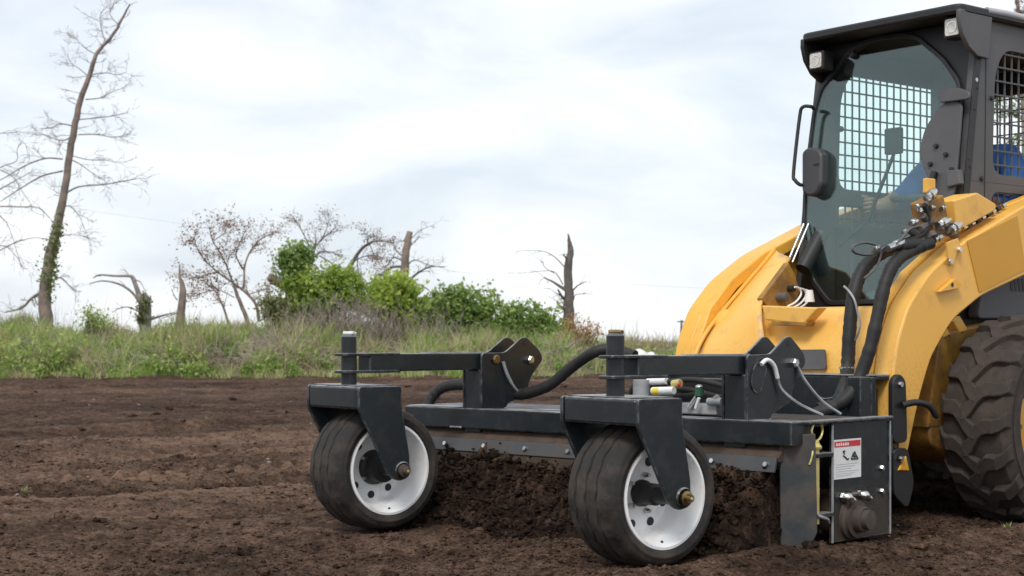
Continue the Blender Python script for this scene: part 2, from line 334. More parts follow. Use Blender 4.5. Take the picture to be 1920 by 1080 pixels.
# soil: colour from dryness with painted trench shade (attribute) plus clod-scale mottling
def soilmat(name, use_attr=True, base=.35):
    m = bpy.data.materials.new(name); m.use_nodes = True; t = m.node_tree; b = t.nodes['Principled BSDF']; L = t.links.new; N = t.nodes.new
    b.inputs['Roughness'].default_value = .95; b.inputs['Specular IOR Level'].default_value = .15
    tcn = N('ShaderNodeTexCoord')
    def noise(s, d=6, r=.6):
        n = N('ShaderNodeTexNoise'); n.inputs['Scale'].default_value = s; n.inputs['Detail'].default_value = d; n.inputs['Roughness'].default_value = r; L(tcn.outputs['Object'], n.inputs['Vector']); return n.outputs['Fac']
    def math_(op, a, c):
        n = N('ShaderNodeMath'); n.operation = op
        for i, q in enumerate((a, c)):
            if isinstance(q, (int, float)): n.inputs[i].default_value = q
            else: L(q, n.inputs[i])
        return n.outputs[0]
    n1, n2, n3 = noise(1.3, 5), noise(15, 8, .75), noise(70, 5, .75)
    f = math_('ADD', math_('MULTIPLY', math_('SUBTRACT', n1, .5), .9), math_('MULTIPLY', math_('SUBTRACT', n2, .5), 1.7))
    f = math_('ADD', f, math_('MULTIPLY', math_('SUBTRACT', n3, .5), 1.7))  # strong fine mottling; its dark specks also paint shade between crumbs
    if use_attr:
        a = N('ShaderNodeAttribute'); a.attribute_name = 'dry'; f = math_('ADD', f, a.outputs['Fac'])
    else: f = math_('ADD', f, base)
    cr = N('ShaderNodeValToRGB'); e = cr.color_ramp.elements
    e[0].position = 0.0; e[0].color = (.0150, .0088, .0056, 1); e[1].position = 1.0; e[1].color = (.225, .142, .100, 1)
    q = e.new(.35); q.color = (.050, .029, .0188, 1); q = e.new(.65); q.color = (.112, .068, .046, 1)
    L(f, cr.inputs[0]); L(cr.outputs[0], b.inputs['Base Color'])
    bn = N('ShaderNodeBump'); bn.inputs['Strength'].default_value = 1.0; bn.inputs['Distance'].default_value = .03
    L(math_('ADD', n2, math_('MULTIPLY', n3, .5)), bn.inputs['Height']); L(bn.outputs[0], b.inputs['Normal']); return m
M['soil'] = soilmat('tilled_soil'); M['soil_dark'] = soilmat('moist_soil', False, .22); M['clod'] = soilmat('clod_soil', True)

# ------------------------------------------------------------------ ground
def local_uv(x, y):
    dx, dy = x - LD.o.x, y - LD.o.y
    return dx * LD.f.x + dy * LD.f.y, dx * LD.n.x + dy * LD.n.y
def rake_uv(x, y):
    dx, dy = x - RK.o.x, y - RK.o.y
    return dx * RK.f.x + dy * RK.f.y, dx * RK.n.x + dy * RK.n.y
def bell(x, c, s): return np.exp(-((x - c) / s) ** 2)
def sstep(a, b, x): t = np.clip((x - a) / (b - a), 0, 1); return t * t * (3 - 2 * t)
BERM_Y = 31.5
def berm_edge(x): return BERM_Y + .9 * fbm(x * .18, x * 0 + 3.1, 3, 71) + .60 * fbm(x * 1.1, x * 0 + 1.7, 4, 72, .6) + np.where(x < -9.5, (-9.5 - x) * .7, 0)

def ground_h(x, y):
    """height and tone (dryness plus painted trench shade) of the worked soil"""
    u, v = local_uv(x, y)
    warp = .10 * fbm(u * .6, v * .2, 3, 5)
    vv = v + warp
    rough = .55 + .45 * vnoise(x * .5, y * .5, 9)
    h = .020 * fbm(x * .7, y * .7, 3, 1) + .013 * rough * fbm(x * 3.2, y * 5.5, 3, 2) + .008 * fbm(x * 17, y * 17, 3, 3, .65)
    h = h + .011 * np.abs(fbm(x * 9 + 3, y * 9, 3, 14, .6)) * rough
    dry = .54 + .12 * fbm(x * .35, y * .5, 3, 21) + .25 * bell(vv, -5.0, 1.8) + .10 * fbm(x * 5, y * 9, 3, 23)
    # ruts and ridges run the way the machine drives
    g = .016 * fbm(u * .22, vv * 2.6, 4, 31); h = h + g; dry = dry + 5.0 * g
    # trench, its shade painted in as low dryness, with a pale lip beside it
    h = h - .085 * bell(vv, -3.02, .17) + .045 * bell(vv, -2.68, .05) * (.6 + .4 * vnoise(u * 2, v * 0, 8))
    dry = dry - .42 * bell(vv, -3.05, .20) + .45 * bell(vv, -2.67, .04)
    # lug prints of a tyre
    for c, wd, sg in ((-3.75, .27, 1), (-5.0, .33, -1), (-6.6, .3, 1)):
        m = sstep(wd + .1, wd - .06, np.abs(vv - c)); ph = (u + sg * np.abs(vv - c) * .7) * 2 * np.pi / .15
        lug = np.clip(np.sin(ph + 2.2 * vnoise(u * 1.7, v * 4, 6)), -.5, .7) * (.35 + .65 * np.clip(.5 + 1.2 * vnoise(u * .8, v * 2, 66), 0, 1)) + .4 * fbm(x * 8, y * 8, 3, 67)
        h = h + m * (.030 * lug - .018) + .022 * bell(np.abs(vv - c), wd + .12, .08); dry = dry + m * (.03 + .15 * lug)
    for c, d in ((-8.7, .06), (-11.6, .05), (-15.5, .07), (-20, .08)):
        h = h - d * bell(vv, c, .20) + d * .6 * bell(vv, c + .35, .18); dry = dry - .22 * bell(vv, c, .28)
    # far strip is freshly tilled and darker
    dry = dry - .13 * sstep(-7.3, -8.6, vv) + .05 * sstep(-10, -18, vv)
    # low ridges spilled off the rake's near end, running back past the loader
    for c, d, s in ((.98, .05, .09), (1.22, .035, .07), (1.55, .045, .12), (1.95, .03, .09), (-.75, .03, .10), (-1.25, .02, .12)):
        h = h + d * bell(vv, c, s) * (.75 + .5 * vnoise(u * 1.3, v, 17)); dry = dry + 1.6 * d * bell(vv, c, s) - 1.2 * d * bell(vv, c + 2.2 * s, s)
    # soil around and behind the rake is moist and fine
    ru, rv = rake_uv(x, y)
    wet = sstep(.95, .55, ru) * sstep(1.35, 1.05, np.abs(rv)) * sstep(-3.2, -2.4, ru)
    dry = dry - .16 * wet; h = h + .02 * wet
    # wheel ruts of the casters: the soil is pressed where they stand
    for (pu, pv) in CASTER_POSTS:
        d = np.hypot(ru - pu + .1, rv - pv); h = h * (1 - .7 * bell(d, 0, .28)) + .012 * bell(d, 0, .3) + .016 * bell(d, .27, .07)
    far = sstep(berm_edge(x) - 1.2, berm_edge(x) + .2, y)
    return h + .05 * far, np.clip(dry, 0, 1)
CASTER_POSTS = ((1.005, .735), (1.015, -.587))

rows = np.concatenate([np.array([-30, -8, -2, 1.5, 2.8]), 3.8 * 1.0029 ** np.arange(0, 780), np.array([40, 42, 50, 65, 90, 140, 250, 500, 1000, 2500])])
rows = np.sort(rows); cs = np.linspace(-1, 1, 620)
ext = np.array([1.08, 1.25, 1.6, 2.5, 5, 14, 40]); cs = np.concatenate([-ext[::-1], cs, ext])
gx = cs[None, :] * (.37 * np.maximum(np.abs(rows), 3)[:, None] + .7); gy = np.repeat(rows[:, None], len(cs), 1)
gh, gd = ground_h(gx, gy)
gh = np.where((np.abs(cs)[None, :] > 1.3) | (gy > 45), -.02, gh)
nr, nc = gx.shape
idx = np.arange(nr * nc).reshape(nr, nc)
gf = np.stack([idx[:-1, :-1], idx[:-1, 1:], idx[1:, 1:], idx[1:, :-1]], -1).reshape(-1, 4)
ground = array_mesh('ground', np.stack([gx, gy, gh], -1).reshape(-1, 3), gf, M['soil'], smooth=True, extra={'dry': gd.ravel()})
tag(ground, 'brown tilled soil field with ruts and tyre prints', 'ground', kind='structure')

# soil rolled up in front of the rake
def windrow():
    a = np.linspace(-1.12, .955, 420); b = np.linspace(.12, .93, 150); A, B = np.meshgrid(a, b, indexing='ij')
    t = np.clip((B - .38) / (.40 + .05 * fbm(A * 3, A * 0, 3, 41)), 0, 1)
    prof = .285 * (1 - t) ** 1.15 * (1 + .10 * fbm(A * 4, A * 0 + 2, 3, 42))
    end = sstep(-1.12, -.9, A) * sstep(.955, .88, A); prof = prof * end - .03 * (1 - end)
    prof = np.where(B < .38, .285 * end - .03 * (1 - end), prof)
    n1 = fbm(A * 11, B * 11, 4, 43, .6); n2 = np.abs(fbm(A * 24, B * 24, 3, 44, .6))
    Z = prof + (.026 * n1 + .020 * n2) * np.clip(prof * 9, 0, 1) - .03 * sstep(.8, .93, B)
    U = B + (.028 * fbm(A * 12 + 5, prof * 30, 3, 45)) * np.clip(prof * 9, 0, 1)
    P = np.stack([RK.o.x + RK.f.x * U + RK.n.x * A, RK.o.y + RK.f.y * U + RK.n.y * A, Z], -1)
    n, m = A.shape; I = np.arange(n * m).reshape(n, m); F = np.stack([I[:-1, :-1], I[:-1, 1:], I[1:, 1:], I[1:, :-1]], -1).reshape(-1, 4)
    dry = np.clip(.10 + .22 * n1 * .6 + .25 * n2 - .1 + .16 * sstep(.2, .30, Z), 0, 1)
    o = array_mesh('soil_windrow', P.reshape(-1, 3), F, M['soil'], smooth=True, extra={'dry': dry.ravel()})
    tag(o, 'dark loose soil heaped in front of the rake roller', 'soil heap', kind='stuff')
    return P
WP = windrow()

def ico():
    t = (1 + 5 ** .5) / 2
    V = np.array([(-1, t, 0), (1, t, 0), (-1, -t, 0), (1, -t, 0), (0, -1, t), (0, 1, t), (0, -1, -t), (0, 1, -t), (t, 0, -1), (t, 0, 1), (-t, 0, -1), (-t, 0, 1)], float); V /= np.linalg.norm(V[0])
    F = [(0, 11, 5), (0, 5, 1), (0, 1, 7), (0, 7, 10), (0, 10, 11), (1, 5, 9), (5, 11, 4), (11, 10, 2), (10, 7, 6), (7, 1, 8), (3, 9, 4), (3, 4, 2), (3, 2, 6), (3, 6, 8), (3, 8, 9), (4, 9, 5), (2, 4, 11), (6, 2, 10), (8, 6, 7), (9, 8, 1)]
    E = {}; V = list(V); F2 = []
    def mid(a, b):
        k = (min(a, b), max(a, b))
        if k not in E:
            q = V[a] + V[b]; E[k] = len(V); V.append(q / np.linalg.norm(q))
        return E[k]
    for a, b, c in F:
        x, y, z = mid(a, b), mid(b, c), mid(c, a); F2 += [(a, x, z), (b, y, x), (c, z, y), (x, y, z)]
    return np.array(V), np.array(F2)
IV1, IF1 = ico()
IV0 = IV1[:12]; IF0 = np.array([(0, 11, 5), (0, 5, 1), (0, 1, 7), (0, 7, 10), (0, 10, 11), (1, 5, 9), (5, 11, 4), (11, 10, 2), (10, 7, 6), (7, 1, 8), (3, 9, 4), (3, 4, 2), (3, 2, 6), (3, 6, 8), (3, 8, 9), (4, 9, 5), (2, 4, 11), (6, 2, 10), (8, 6, 7), (9, 8, 1)])
def lumps(name, P, S, dry, material, label, cat, squash=.7, small=False):
    IV, IF = (IV0, IF0) if small else (IV1, IF1); n = len(P); k = len(IV)
    J = 1 + .28 * RNG.standard_normal((n, k, 1)).clip(-1.6, 1.6)
    sc_ = (S[:, None] * np.stack([RNG.uniform(.7, 1.3, n), RNG.uniform(.7, 1.3, n), RNG.uniform(.5, 1, n) * squash], -1))[:, None, :]
    V = IV[None] * J * sc_; ang = RNG.uniform(0, 6.28, n); c, s = np.cos(ang)[:, None], np.sin(ang)[:, None]
    X = V[..., 0] * c - V[..., 1] * s; Y = V[..., 0] * s + V[..., 1] * c
    V = np.stack([X, Y, V[..., 2]], -1) + P[:, None, :]
    F = IF[None] + (np.arange(n) * k)[:, None, None]
    o = array_mesh(name, V.reshape(-1, 3), F.reshape(-1, 3), material, smooth=True, extra={'dry': np.repeat(dry, k)})
    return tag(o, label, cat, kind='stuff')
# clods on the field, thickest by the rake and on the tyre prints
n = 17000; D = 4.6 * (30 / 4.6) ** (RNG.uniform(0, 1, n) ** 1.5); X = RNG.uniform(-.38, .40, n) * D; hh, dd = ground_h(X, D)
S = (RNG.pareto(2.6, n) * .0035 + .003).clip(0, .028) * (D / 6) ** .4
u_, v_ = rake_uv(X, D); keep = ~((u_ < .5) & (u_ > -.4) & (np.abs(v_) < 1.0))
for pu, pv in CASTER_POSTS: keep &= np.hypot(u_ - pu + .1, v_ - pv) > .27
lumps('soil_clods', np.stack([X, D, hh + S * .15], -1)[keep], S[keep], (dd + RNG.normal(0.0, .13, n))[keep].clip(0, 1), M['clod'], 'brown soil clods scattered over the tilled field', 'soil clods')
n = 26000; D = 4.7 * (12 / 4.7) ** (RNG.uniform(0, 1, n) ** 1.2); X = RNG.uniform(-.36, .37, n) * D; hh, dd = ground_h(X, D); S = RNG.uniform(.003, .0085, n) * (D / 6) ** .5
u_, v_ = rake_uv(X, D); keep = ~((u_ < .5) & (u_ > -.4) & (np.abs(v_) < 1.0)) & (vnoise(X * 1.3, D * 2.0, 51) + RNG.normal(0, .3, n) > .05)
lumps('soil_crumbs', np.stack([X, D, hh + S * .3], -1)[keep], S[keep], (dd + RNG.normal(0.0, .16, n))[keep].clip(0, 1), M['clod'], 'fine soil crumbs covering the near field', 'soil crumbs', .8, True)
ii = RNG.integers(0, WP.shape[0], 9000); jj = (45 + 100 * RNG.uniform(0, 1, 9000) ** 1.1).astype(int).clip(0, 149); P = WP[ii, jj] + RNG.normal(0, .008, (9000, 3)); S = (RNG.pareto(3.0, 9000) * .0042 + .004).clip(0, .024)
lumps('windrow_clods', P, S, RNG.uniform(.0, .34, 9000), M['clod'], 'dark crumbly lumps tumbling down the soil heap', 'soil clods', .9)
n = 80; D = 5 * (28 / 5) ** RNG.uniform(0, 1, n); X = RNG.uniform(-.35, .36, n) * D; hh, dd = ground_h(X, D)
lumps('pale_pebbles', np.stack([X, D, hh + .004], -1), RNG.uniform(.004, .011, n) * (D / 7) ** .6, RNG.uniform(.5, 1, n), M['pebble'], 'tiny pale stones and straw flecks on the soil', 'pebbles')

# ------------------------------------------------------------------ skid steer loader
loader = tag(empty('skid_steer_loader', LD.o, LD.rz), 'yellow skid steer loader with dark grey cab and mesh side windows', 'loader')
ARM = [(-1.95, 1.30), (-1.95, 1.56), (-.95, 1.53), (-.22, 1.32), (.21, 1.15), (.425, 1.025), (.565, .89), (.635, .745), (.662, .62), (.69, .44), (.70, .30), (.655, .26), (.585, .27), (.55, .37), (.49, .54), (.42, .687), (.28, .835), (.084, .935), (-.24, 1.031), (-.95, 1.2)]
for sg in (1, -1):
    b = MB(); a0, a1 = (.505, .600)
    b.side(rounded(ARM, .05, 3), sg * a0, sg * a1)
    arm = b.build('lift_arm', M['yellow_dusty'] if sg > 0 else M['yellow'], loader, 35, .008)
    # folded rim along the top edge, standing inwards
    top = [(-.95, 1.53), (-.22, 1.32), (.21, 1.15), (.425, 1.025), (.565, .89), (.635, .745), (.662, .62), (.675, .52)]
    low = []
    for i, p in enumerate(top):
        q0, q1 = top[max(i - 1, 0)], top[min(i + 1, len(top) - 1)]; d = Vector((q1[0] - q0[0], q1[1] - q0[1])).normalized()
        low.append((p[0] + d.y * .05, p[1] - d.x * .05))
    r = MB().side([(p[0] + .004, p[1] + .004) for p in top] + low[::-1], sg * .455, sg * .503)
    r.build('rim', M['yellow'], arm, 35, .006)
    if sg > 0:
        pn = LD.side([(1812, 452), (1906, 405), (1922, 505), (1835, 548)], .6)
        MB().side(pn, .6015, .604).build('decal', M['yellow_flat'], arm)
        lg = LD.side([(1752, 548), (1782, 522), (1795, 533), (1790, 540)], .6)
        b = MB().side(rounded(lg, .01), .604, .626); c = LD.tr(1783, 534, (0, .62, 0), (0, 1, 0)); b.build('lashing_eye', M['yellow'], arm, 30, .003)
        MB().lathe([(.0001, 0), (.009, 0)], (c.x, .6275, c.z), (0, 1, 0), 14).build('eye_hole', M['cabdark'], arm)
        bp = LD.side([(1771, 455), (1792, 447), (1800, 470), (1788, 478), (1784, 497), (1776, 497)], .6)
        MB().side(bp, .602, .612).build('bracket', M['yellow_dusty'], arm, None, .002)
        for x, y in ((1797, 468), (1779, 490)):
            c = LD.tr(x, y, (0, .614, 0), (0, 1, 0)); MB().lathe([(.0001, .014), (.010, .014), (.013, .008), (.013, 0)], (c.x, .612, c.z), (0, 1, 0), 6).build('bolt', M['steel'], arm, 30)
# cross member between the arms
prof = rounded([(.36, .40), (.36, .865), (.43, .893), (.52, .893), (.625, .70), (.655, .42)], .05, 5)
xm = MB().side(prof, -.455, .455).build('cross_member', M['yellow_dusty'], loader, 50, .004)
dk = [LD.tr(x, y, (.632, 0, .68), (1, 0, .13)) for x, y in ((1380, 657), (1550, 655), (1552, 692), (1380, 694))]
poly = rounded([(p.y, p.z) for p in dk], .012); MB().prism(poly, lambda a, c, t: (.632 - .13 * (c - .68) + t, a, c), .004, .012).build('dark_panel', M['cab'], xm)
# step bracket on the cross member with a row of welded studs
p = [LD.tr(x, y, (.60, 0, .85), (1, 0, 0)) for x, y in ((1441, 573), (1548, 577), (1520, 608), (1448, 600))]
MB().front([(q.y, q.z) for q in p], .585, .645).build('step_bracket', M['yellow_dusty'], xm, None, .006)
p = [LD.tr(x, y, (.64, 0, .82), (1, 0, 0)) for x, y in ((1450, 601), (1518, 604), (1514, 612), (1452, 610))]
MB().front([(q.y, q.z) for q in p], .60, .652).build('step_edge', M['ochre'], xm, None, .003)
# tilt cylinder mount on the far side: sheet sweeping up from the cross member, cheek plate, pin and hoses
lf = smoothline([LD.tr(x, y, (0, -.452, 0), (0, 1, 0)) for x, y in ((1300, 694), (1304, 665), (1322, 628), (1350, 590), (1388, 545), (1425, 502), (1452, 469))], 3)
rt = [LD.tr(x, y, (.655, 0, .5), (1, 0, .1)) for x, y in ((1440, 694), (1436, 660), (1432, 625))] + [LD.tr(x, y, (0, v, 0), (0, 1, 0)) for x, y, v in ((1428, 592, -.12), (1430, 562, -.17), (1454, 525, -.24), (1483, 485, -.30))]
rt = smoothline(rt, 3); gm = MB(); K = 8; G = []
for a_, c_ in zip(lf, rt):
    for k in range(K + 1):
        t = k / K; q = a_.lerp(c_, t); q.x += .012 * math.sin(math.pi * t) - .02 * (1 - t) ** 4; G.append(q)
nl = len(lf); gm.add(G, [(i * (K + 1) + k, i * (K + 1) + k + 1, (i + 1) * (K + 1) + k + 1, (i + 1) * (K + 1) + k) for i in range(nl - 1) for k in range(K)])
mount = gm.build('cylinder_mount', M['yellow_dusty'], loader, 60); sm0 = mount.modifiers.new('thick', 'SOLIDIFY'); sm0.thickness = .012; sm0.offset = 0
MB().tube([q + Vector((.004, .006, .004)) for q in lf], .010, 8).build('folded_edge', M['yellow'], mount, 60)
pts = [LD.tr(x, y, (.34, -.13, 0), (.15, 1, 0)) for x, y in ((1479, 492), (1490, 512), (1500, 545), (1488, 578), (1440, 575), (1428, 560))]
MB().add([q for q in pts] + [q + Vector((0, -.03, 0)) for q in pts], [tuple(range(6)), tuple(range(11, 5, -1))] + [(i, (i + 1) % 6, 6 + (i + 1) % 6, 6 + i) for i in range(6)]).build('cheek_plate', M['ochre'], mount, None, .004)
q = LD.tr(1489, 541, (.34, -.10, 0), (.15, 1, 0)); MB().lathe([(.0001, .0), (.014, .0), (.014, -.03)], q, (0, 1, 0), 14).build('pin_hole', M['cabdark'], mount, 30)
q = LD.tr(1470, 557, (.34, -.10, 0), (.15, 1, 0)); MB().lathe([(.0001, .02), (.017, .018), (.02, 0), (.02, -.04)], q, (0, 1, 0), 14).build('pin', M['barkdark'], mount, 30)
b = MB()
for dx in (0, 9, 17):
    b.tube(smoothline([LD.tr(x + dx, y + dx * .3, (.30, -.05, 0), (0, 1, 0)) for x, y in ((1476, 575), (1492, 566), (1502, 552), (1499, 541), (1490, 538))]), .0045, 6)
b.build('hose', M['whiteplain'], mount, 60)
q = LD.tr(1518, 566, (.25, 0, 0), (0, 1, 0)); MB().tube([q, q + Vector((0, 0, .05))], [.022, .014], 10).build('filler_neck', M['whiteplain'], mount, 40)
for x in (1477, 1486):
    a, c = LD.tr(x, 492, (.2, -.38, 0), (0, 1, 0)), LD.tr(x + 30, 420, (.2, -.38, 0), (0, 1, 0)); MB().tube([a, c], .006, 8).build('steel_line', M['steel'], loader, 60)
a, c = LD.tr(1505, 505, (.2, -.33, 0), (0, 1, 0)), LD.tr(1540, 440, (.2, -.33, 0), (0, 1, 0)); MB().tube([a, c], .035, 14).build('tilt_cylinder', M['cabdark'], loader, 60)

# chassis
ch = MB().side(rounded([(.30, .34), (.22, .78), (-.2, .84), (-2.0, .86), (-2.05, .4), (-1.85, .24), (.1, .24)], .05, 3), -.50, .50).build('chassis', M['ochre'], loader, 35, .01)
MB().side([(.31, .40), (.235, .74), (.20, .74), (.2, .4)], .30, .502).build('front_post', M['ochre'], ch, None, .006)
MB().side(rounded([(-.06, .845), (-.12, 1.13), (-1.9, 1.13), (-1.9, .865)], .03), .43, .485).build('side_panel', M['cab'], loader, None, .006)
MB().side(rounded([(-.06, .845), (-.12, 1.13), (-1.9, 1.13), (-1.9, .865)], .03), -.485, -.43).build('side_panel', M['cab'], loader, None, .006)
b = MB()
for k in range(9): b.side([(-.29 - .03 * k, 1.02), (-.306 - .03 * k, 1.02), (-.318 - .03 * k, .965), (-.302 - .03 * k, .965)], .4855, .487)
b.build('louvre', M['cabdark'], loader)
MB().side(rounded([(-1.395, .87), (-1.395, 1.5), (-1.85, 1.42), (-2.1, 1.2), (-2.15, .5), (-2.06, .4)], .07), -.44, .44).build('engine_cover', M['yellow'], loader, 40, .02)
MB().side([(.10, .72), (.215, .85), (.22, .8), (.16, .69)], .34, .50).build('arm_stop', M['yellow_dusty'], loader, None, .005)
q = LD.side([(1787, 602), (1800, 592), (1814, 616), (1803, 630)], .5); MB().side(q, .46, .50).build('latch_plate', M['yellow_dusty'], loader, None, .004)

# quick coupler under the arms, black, with levers
b = MB().box(.70, .735, -.56, .56, .16, .57).box(.62, .70, -.60, -.5, .2, .42).box(.62, .70, .5, .60, .2, .42)
cp = b.build('coupler', M['cabdark'], loader, None, .006)
for sg in (1, -1):
    MB().side(rounded([(.70, .36), (.70, .60), (.66, .63), (.62, .60), (.61, .36)], .03), sg * .605, sg * .63).build('lever_plate', M['cabdark'], cp, 40, .004)
    MB().tube(smoothline([(.66, sg * .64, .505), (.60, sg * .66, .515), (.53, sg * .67, .50), (.48, sg * .67, .455)]), [.013] * 18 + [.010], 8).build('lever', M['cabdark'], cp, 60)
    MB().lathe([(.0001, .012), (.010, .012), (.013, .004), (.013, 0)], (.66, sg * .63, .585), (0, sg, 0), 8).build('bolt', M['steel'], cp, 30)
    MB().lathe([(.0001, .012), (.010, .012), (.013, .004), (.013, 0)], (.655, sg * .63, .30), (0, sg, 0), 8).build('bolt', M['steel'], cp, 30)
    MB().side([(.67, .255), (.62, .31), (.60, .25)], sg * .606, sg * .632).build('wedge', M['yellow_flat'], cp, None, .004)
    MB().side(rounded([(.69, .16), (.69, .34), (.60, .34), (.56, .2), (.6, .1)], .03), sg * .603, sg * .625).build('foot_plate', M['cabdark'], cp, None, .004)

# wheels
def lug_mesh(R, Wd, sgn):
    b = MB(); N_ = 9; half = 8.2
    secs = []
    for i in range(N_):
        t = i / (N_ - 1); wv = Wd * .5 * (1.02 - 1.22 * t); phi = 17 * t ** 1.25 + 2.2 * math.sin(t * 9)
        drop = .035 * max(0, (wv / (Wd * .5)) - .72) / .28 if wv > 0 else 0
        hw = half * (1 - .12 * math.sin(t * 6.5))
        secs.append((sgn * wv, phi, R - drop, hw))
    V = []
    for wv, phi, r, hw in secs:
        for (da, rr) in ((-hw * .62, r - .03), (-hw * .50, r), (hw * .50, r), (hw * .62, r - .03)):
            a = math.radians(phi + da); V.append((rr * math.sin(a), wv, rr * math.cos(a)))
    F = [(i * 4 + j, i * 4 + j + 1, (i + 1) * 4 + j + 1, (i + 1) * 4 + j) for i in range(N_ - 1) for j in range(3)] + [(0, 3, 2, 1), tuple((N_ - 1) * 4 + j for j in range(4))]
    b.add(V, F); return b
TR, TW = .432, .305
def tyre_prof(R, Wd, rim, n=9):
    h = Wd / 2
    return [(rim, -h * .80), (rim + .03, -h * .95), (rim + (R - rim) * .5, -h * 1.05), (R - .075, -h * 1.0), (R - .034, -h * .86), (R - .024, -h * .4), (R - .022, 0), (R - .024, h * .4), (R - .034, h * .86), (R - .062, h * .97), (R - .075, h * 1.0), (R - .085, h * 1.035), (R - .10, h * 1.015), (rim + (R - rim) * .5, h * 1.05), (rim + .035, h * 1.0), (rim + .027, h * 1.02), (rim + .012, h * .96), (rim, h * .80)]
def build_wheel():
    rim = MB().lathe([(.275, -.12), (.265, -.118), (.25, -.10), (.245, .05), (.12, .065), (.105, .08), (.0001, .082)], n=48).lathe([(.245, .05), (.25, .10), (.265, .128), (.276, .138), (.284, .132)], n=48).build('wheel', M['yellow'], loader, 40)
    MB().lathe(tyre_prof(TR, TW, .272), n=72).build('tyre', M['bigtyre'], rim, 40)
    for k in range(8):
        a = math.radians(45 * k); MB().lathe([(.0001, .016), (.011, .016), (.013, 0)], (.17 * math.sin(a), .058, .17 * math.cos(a)), (0, 1, 0), 6).build('wheel_nut', M['barkdark'], rim, 30)
    first = {}
    for sgn in (1, -1):
        o0 = lug_mesh(TR, TW, sgn).build('lug', M['bigtyre'], rim, 30, .004); first[sgn] = o0
        for k in range(18):
            o = o0 if k == 0 else o0.copy()
            if k: COL.objects.link(o); o.parent = rim
            o.rotation_euler.y = math.radians(20 * k + (10 if sgn < 0 else 0))
    return rim
wh = build_wheel(); wh.location = (-.115, .69, TR - .005); wh.rotation_euler.y = math.radians(7)
def copy_part(o, loc, rz):
    c = o.copy(); COL.objects.link(c); c.location = loc; c.rotation_euler.z = rz; c.parent = loader
    for k in o.children:
        d = k.copy(); COL.objects.link(d); d.parent = c
    return c
copy_part(wh, (-.135, -.69, TR - .005), math.pi)
copy_part(wh, (-1.25, .69, TR - .005), 0); copy_part(wh, (-1.25, -.69, TR - .005), math.pi)

# cab ---------------------------------------------------------------
LEAN = .144
def cabfront(a, c, t): return (-.10 + LEAN * (1.9 - c) + t, a, c)
GL = [(-.412, 1.25), (-.43, 1.50), (-.418, 1.82), (-.392, 1.925), (-.235, 2.09), (-.12, 2.122), (.05, 2.118), (.14, 2.09), (.285, 1.975), (.375, 1.865), (.392, 1.80), (.412, 1.45), (.405, 1.22), (.24, .92), (-.22, .915), (-.33, 1.02)]
OUT = [(-.436, .86), (-.440, 1.5), (-.434, 2.125), (.44, 2.125), (.44, 1.5), (.44, .86)]
MB().ring(OUT, rounded([(a * .985, 1.52 + (c - 1.52) * .985) for a, c in GL], .02, 2), cabfront, -.045, -.004).build('cab_front_frame', M['cabdark'], loader, 40, .003)
door = MB().ring(rounded([(a * 1.005, 1.52 + (c - 1.52) * 1.005) for a, c in GL], .03, 3), rounded([(a * .968, 1.52 + (c - 1.52) * .972) for a, c in GL], .03, 3), cabfront, -.002, .016).build('door', M['cabdark'], loader, 40, .002)
gp = rounded([(a * .975, 1.52 + (c - 1.52) * .978) for a, c in GL], .03, 3)
MB().prism(gp, cabfront, .005, .009).build('pane', M['glass'], door)
fp = lambda x, y, t: LD.tr(x, y, cabfront(0, 1.9, t), (1, 0, LEAN))
pts = [fp(1526, 204, .03), fp(1521, 200, .07), fp(1505, 201, .09), fp(1499, 222, .09), fp(1488, 322, .09), fp(1491, 338, .09), fp(1502, 347, .07), fp(1513, 344, .02)]
MB().tube(smoothline(pts, 5), .0085, 8).build('grab_handle', M['cabdark'], door, 60)
pg = [fp(x, y, .03) for x, y in ((1512, 287), (1522, 277), (1540, 278), (1550, 288), (1549, 345), (1538, 366), (1524, 370), (1512, 360))]
MB().prism(rounded([(q.y, q.z) for q in pg], .015), cabfront, .012, .065).build('latch_box', M['cabmid'], door, 40, .012)
q = fp(1531, 308, .066); MB().obox(q, ((0, 1, 0), (0, 0, 1), (1, 0, .14)), (.016, .004, .003)).build('key_slot', M['cabdark'], door)
q = fp(1601, 103, .012); MB().lathe([(.0001, .022), (.014, .02), (.018, .008), (.018, 0)], q, (1, 0, LEAN), 16).build('knob', M['cabdark'], door, 40)
q = fp(1577, 242, -.02); MB().ball(q, .014).build('vent_knob', M['cabdark'], door, 60)
# grey hinge cover on the near edge of the door
hp = [fp(x, y, .03) for x, y in ((1757, 207), (1772, 190), (1805, 192), (1800, 260), (1793, 335), (1788, 372), (1752, 372), (1745, 345), (1729, 305), (1724, 282), (1735, 240))]
hc = MB().prism(rounded([(q.y, q.z) for q in hp], .03, 4), cabfront, .022, .034).build('hinge_cover', M['cab'], door, 40, .003)
hp = [fp(x, y, .04) for x, y in ((1762, 172), (1775, 166), (1800, 165), (1820, 172), (1820, 186), (1790, 190), (1764, 193))]
MB().prism(rounded([(q.y, q.z) for q in hp], .012, 3), cabfront, .036, .052).build('hinge_arm', M['cab'], door, 40, .004)
for x, y in ((1772, 180), (1799, 178), (1756, 274), (1774, 290), (1745, 308), (1785, 318)):
    q = fp(x, y, .036); MB().lathe([(.0001, .013), (.009, .012), (.011, 0)], q, (1, 0, LEAN), 8).build('bolt', M['cabdark'], hc, 30)
MB().tube([fp(1752, 322, .05), fp(1738, 372, .06)], [.016, .010], 8).build('gas_strut', M['cabdark'], hc, 50)
p = [fp(x, y, .03) for x, y in ((1778, 320), (1802, 318), (1806, 345), (1780, 352))]; MB().prism([(q.y, q.z) for q in p], cabfront, .02, .05).build('lower_hinge', M['cab'], door, None, .005)

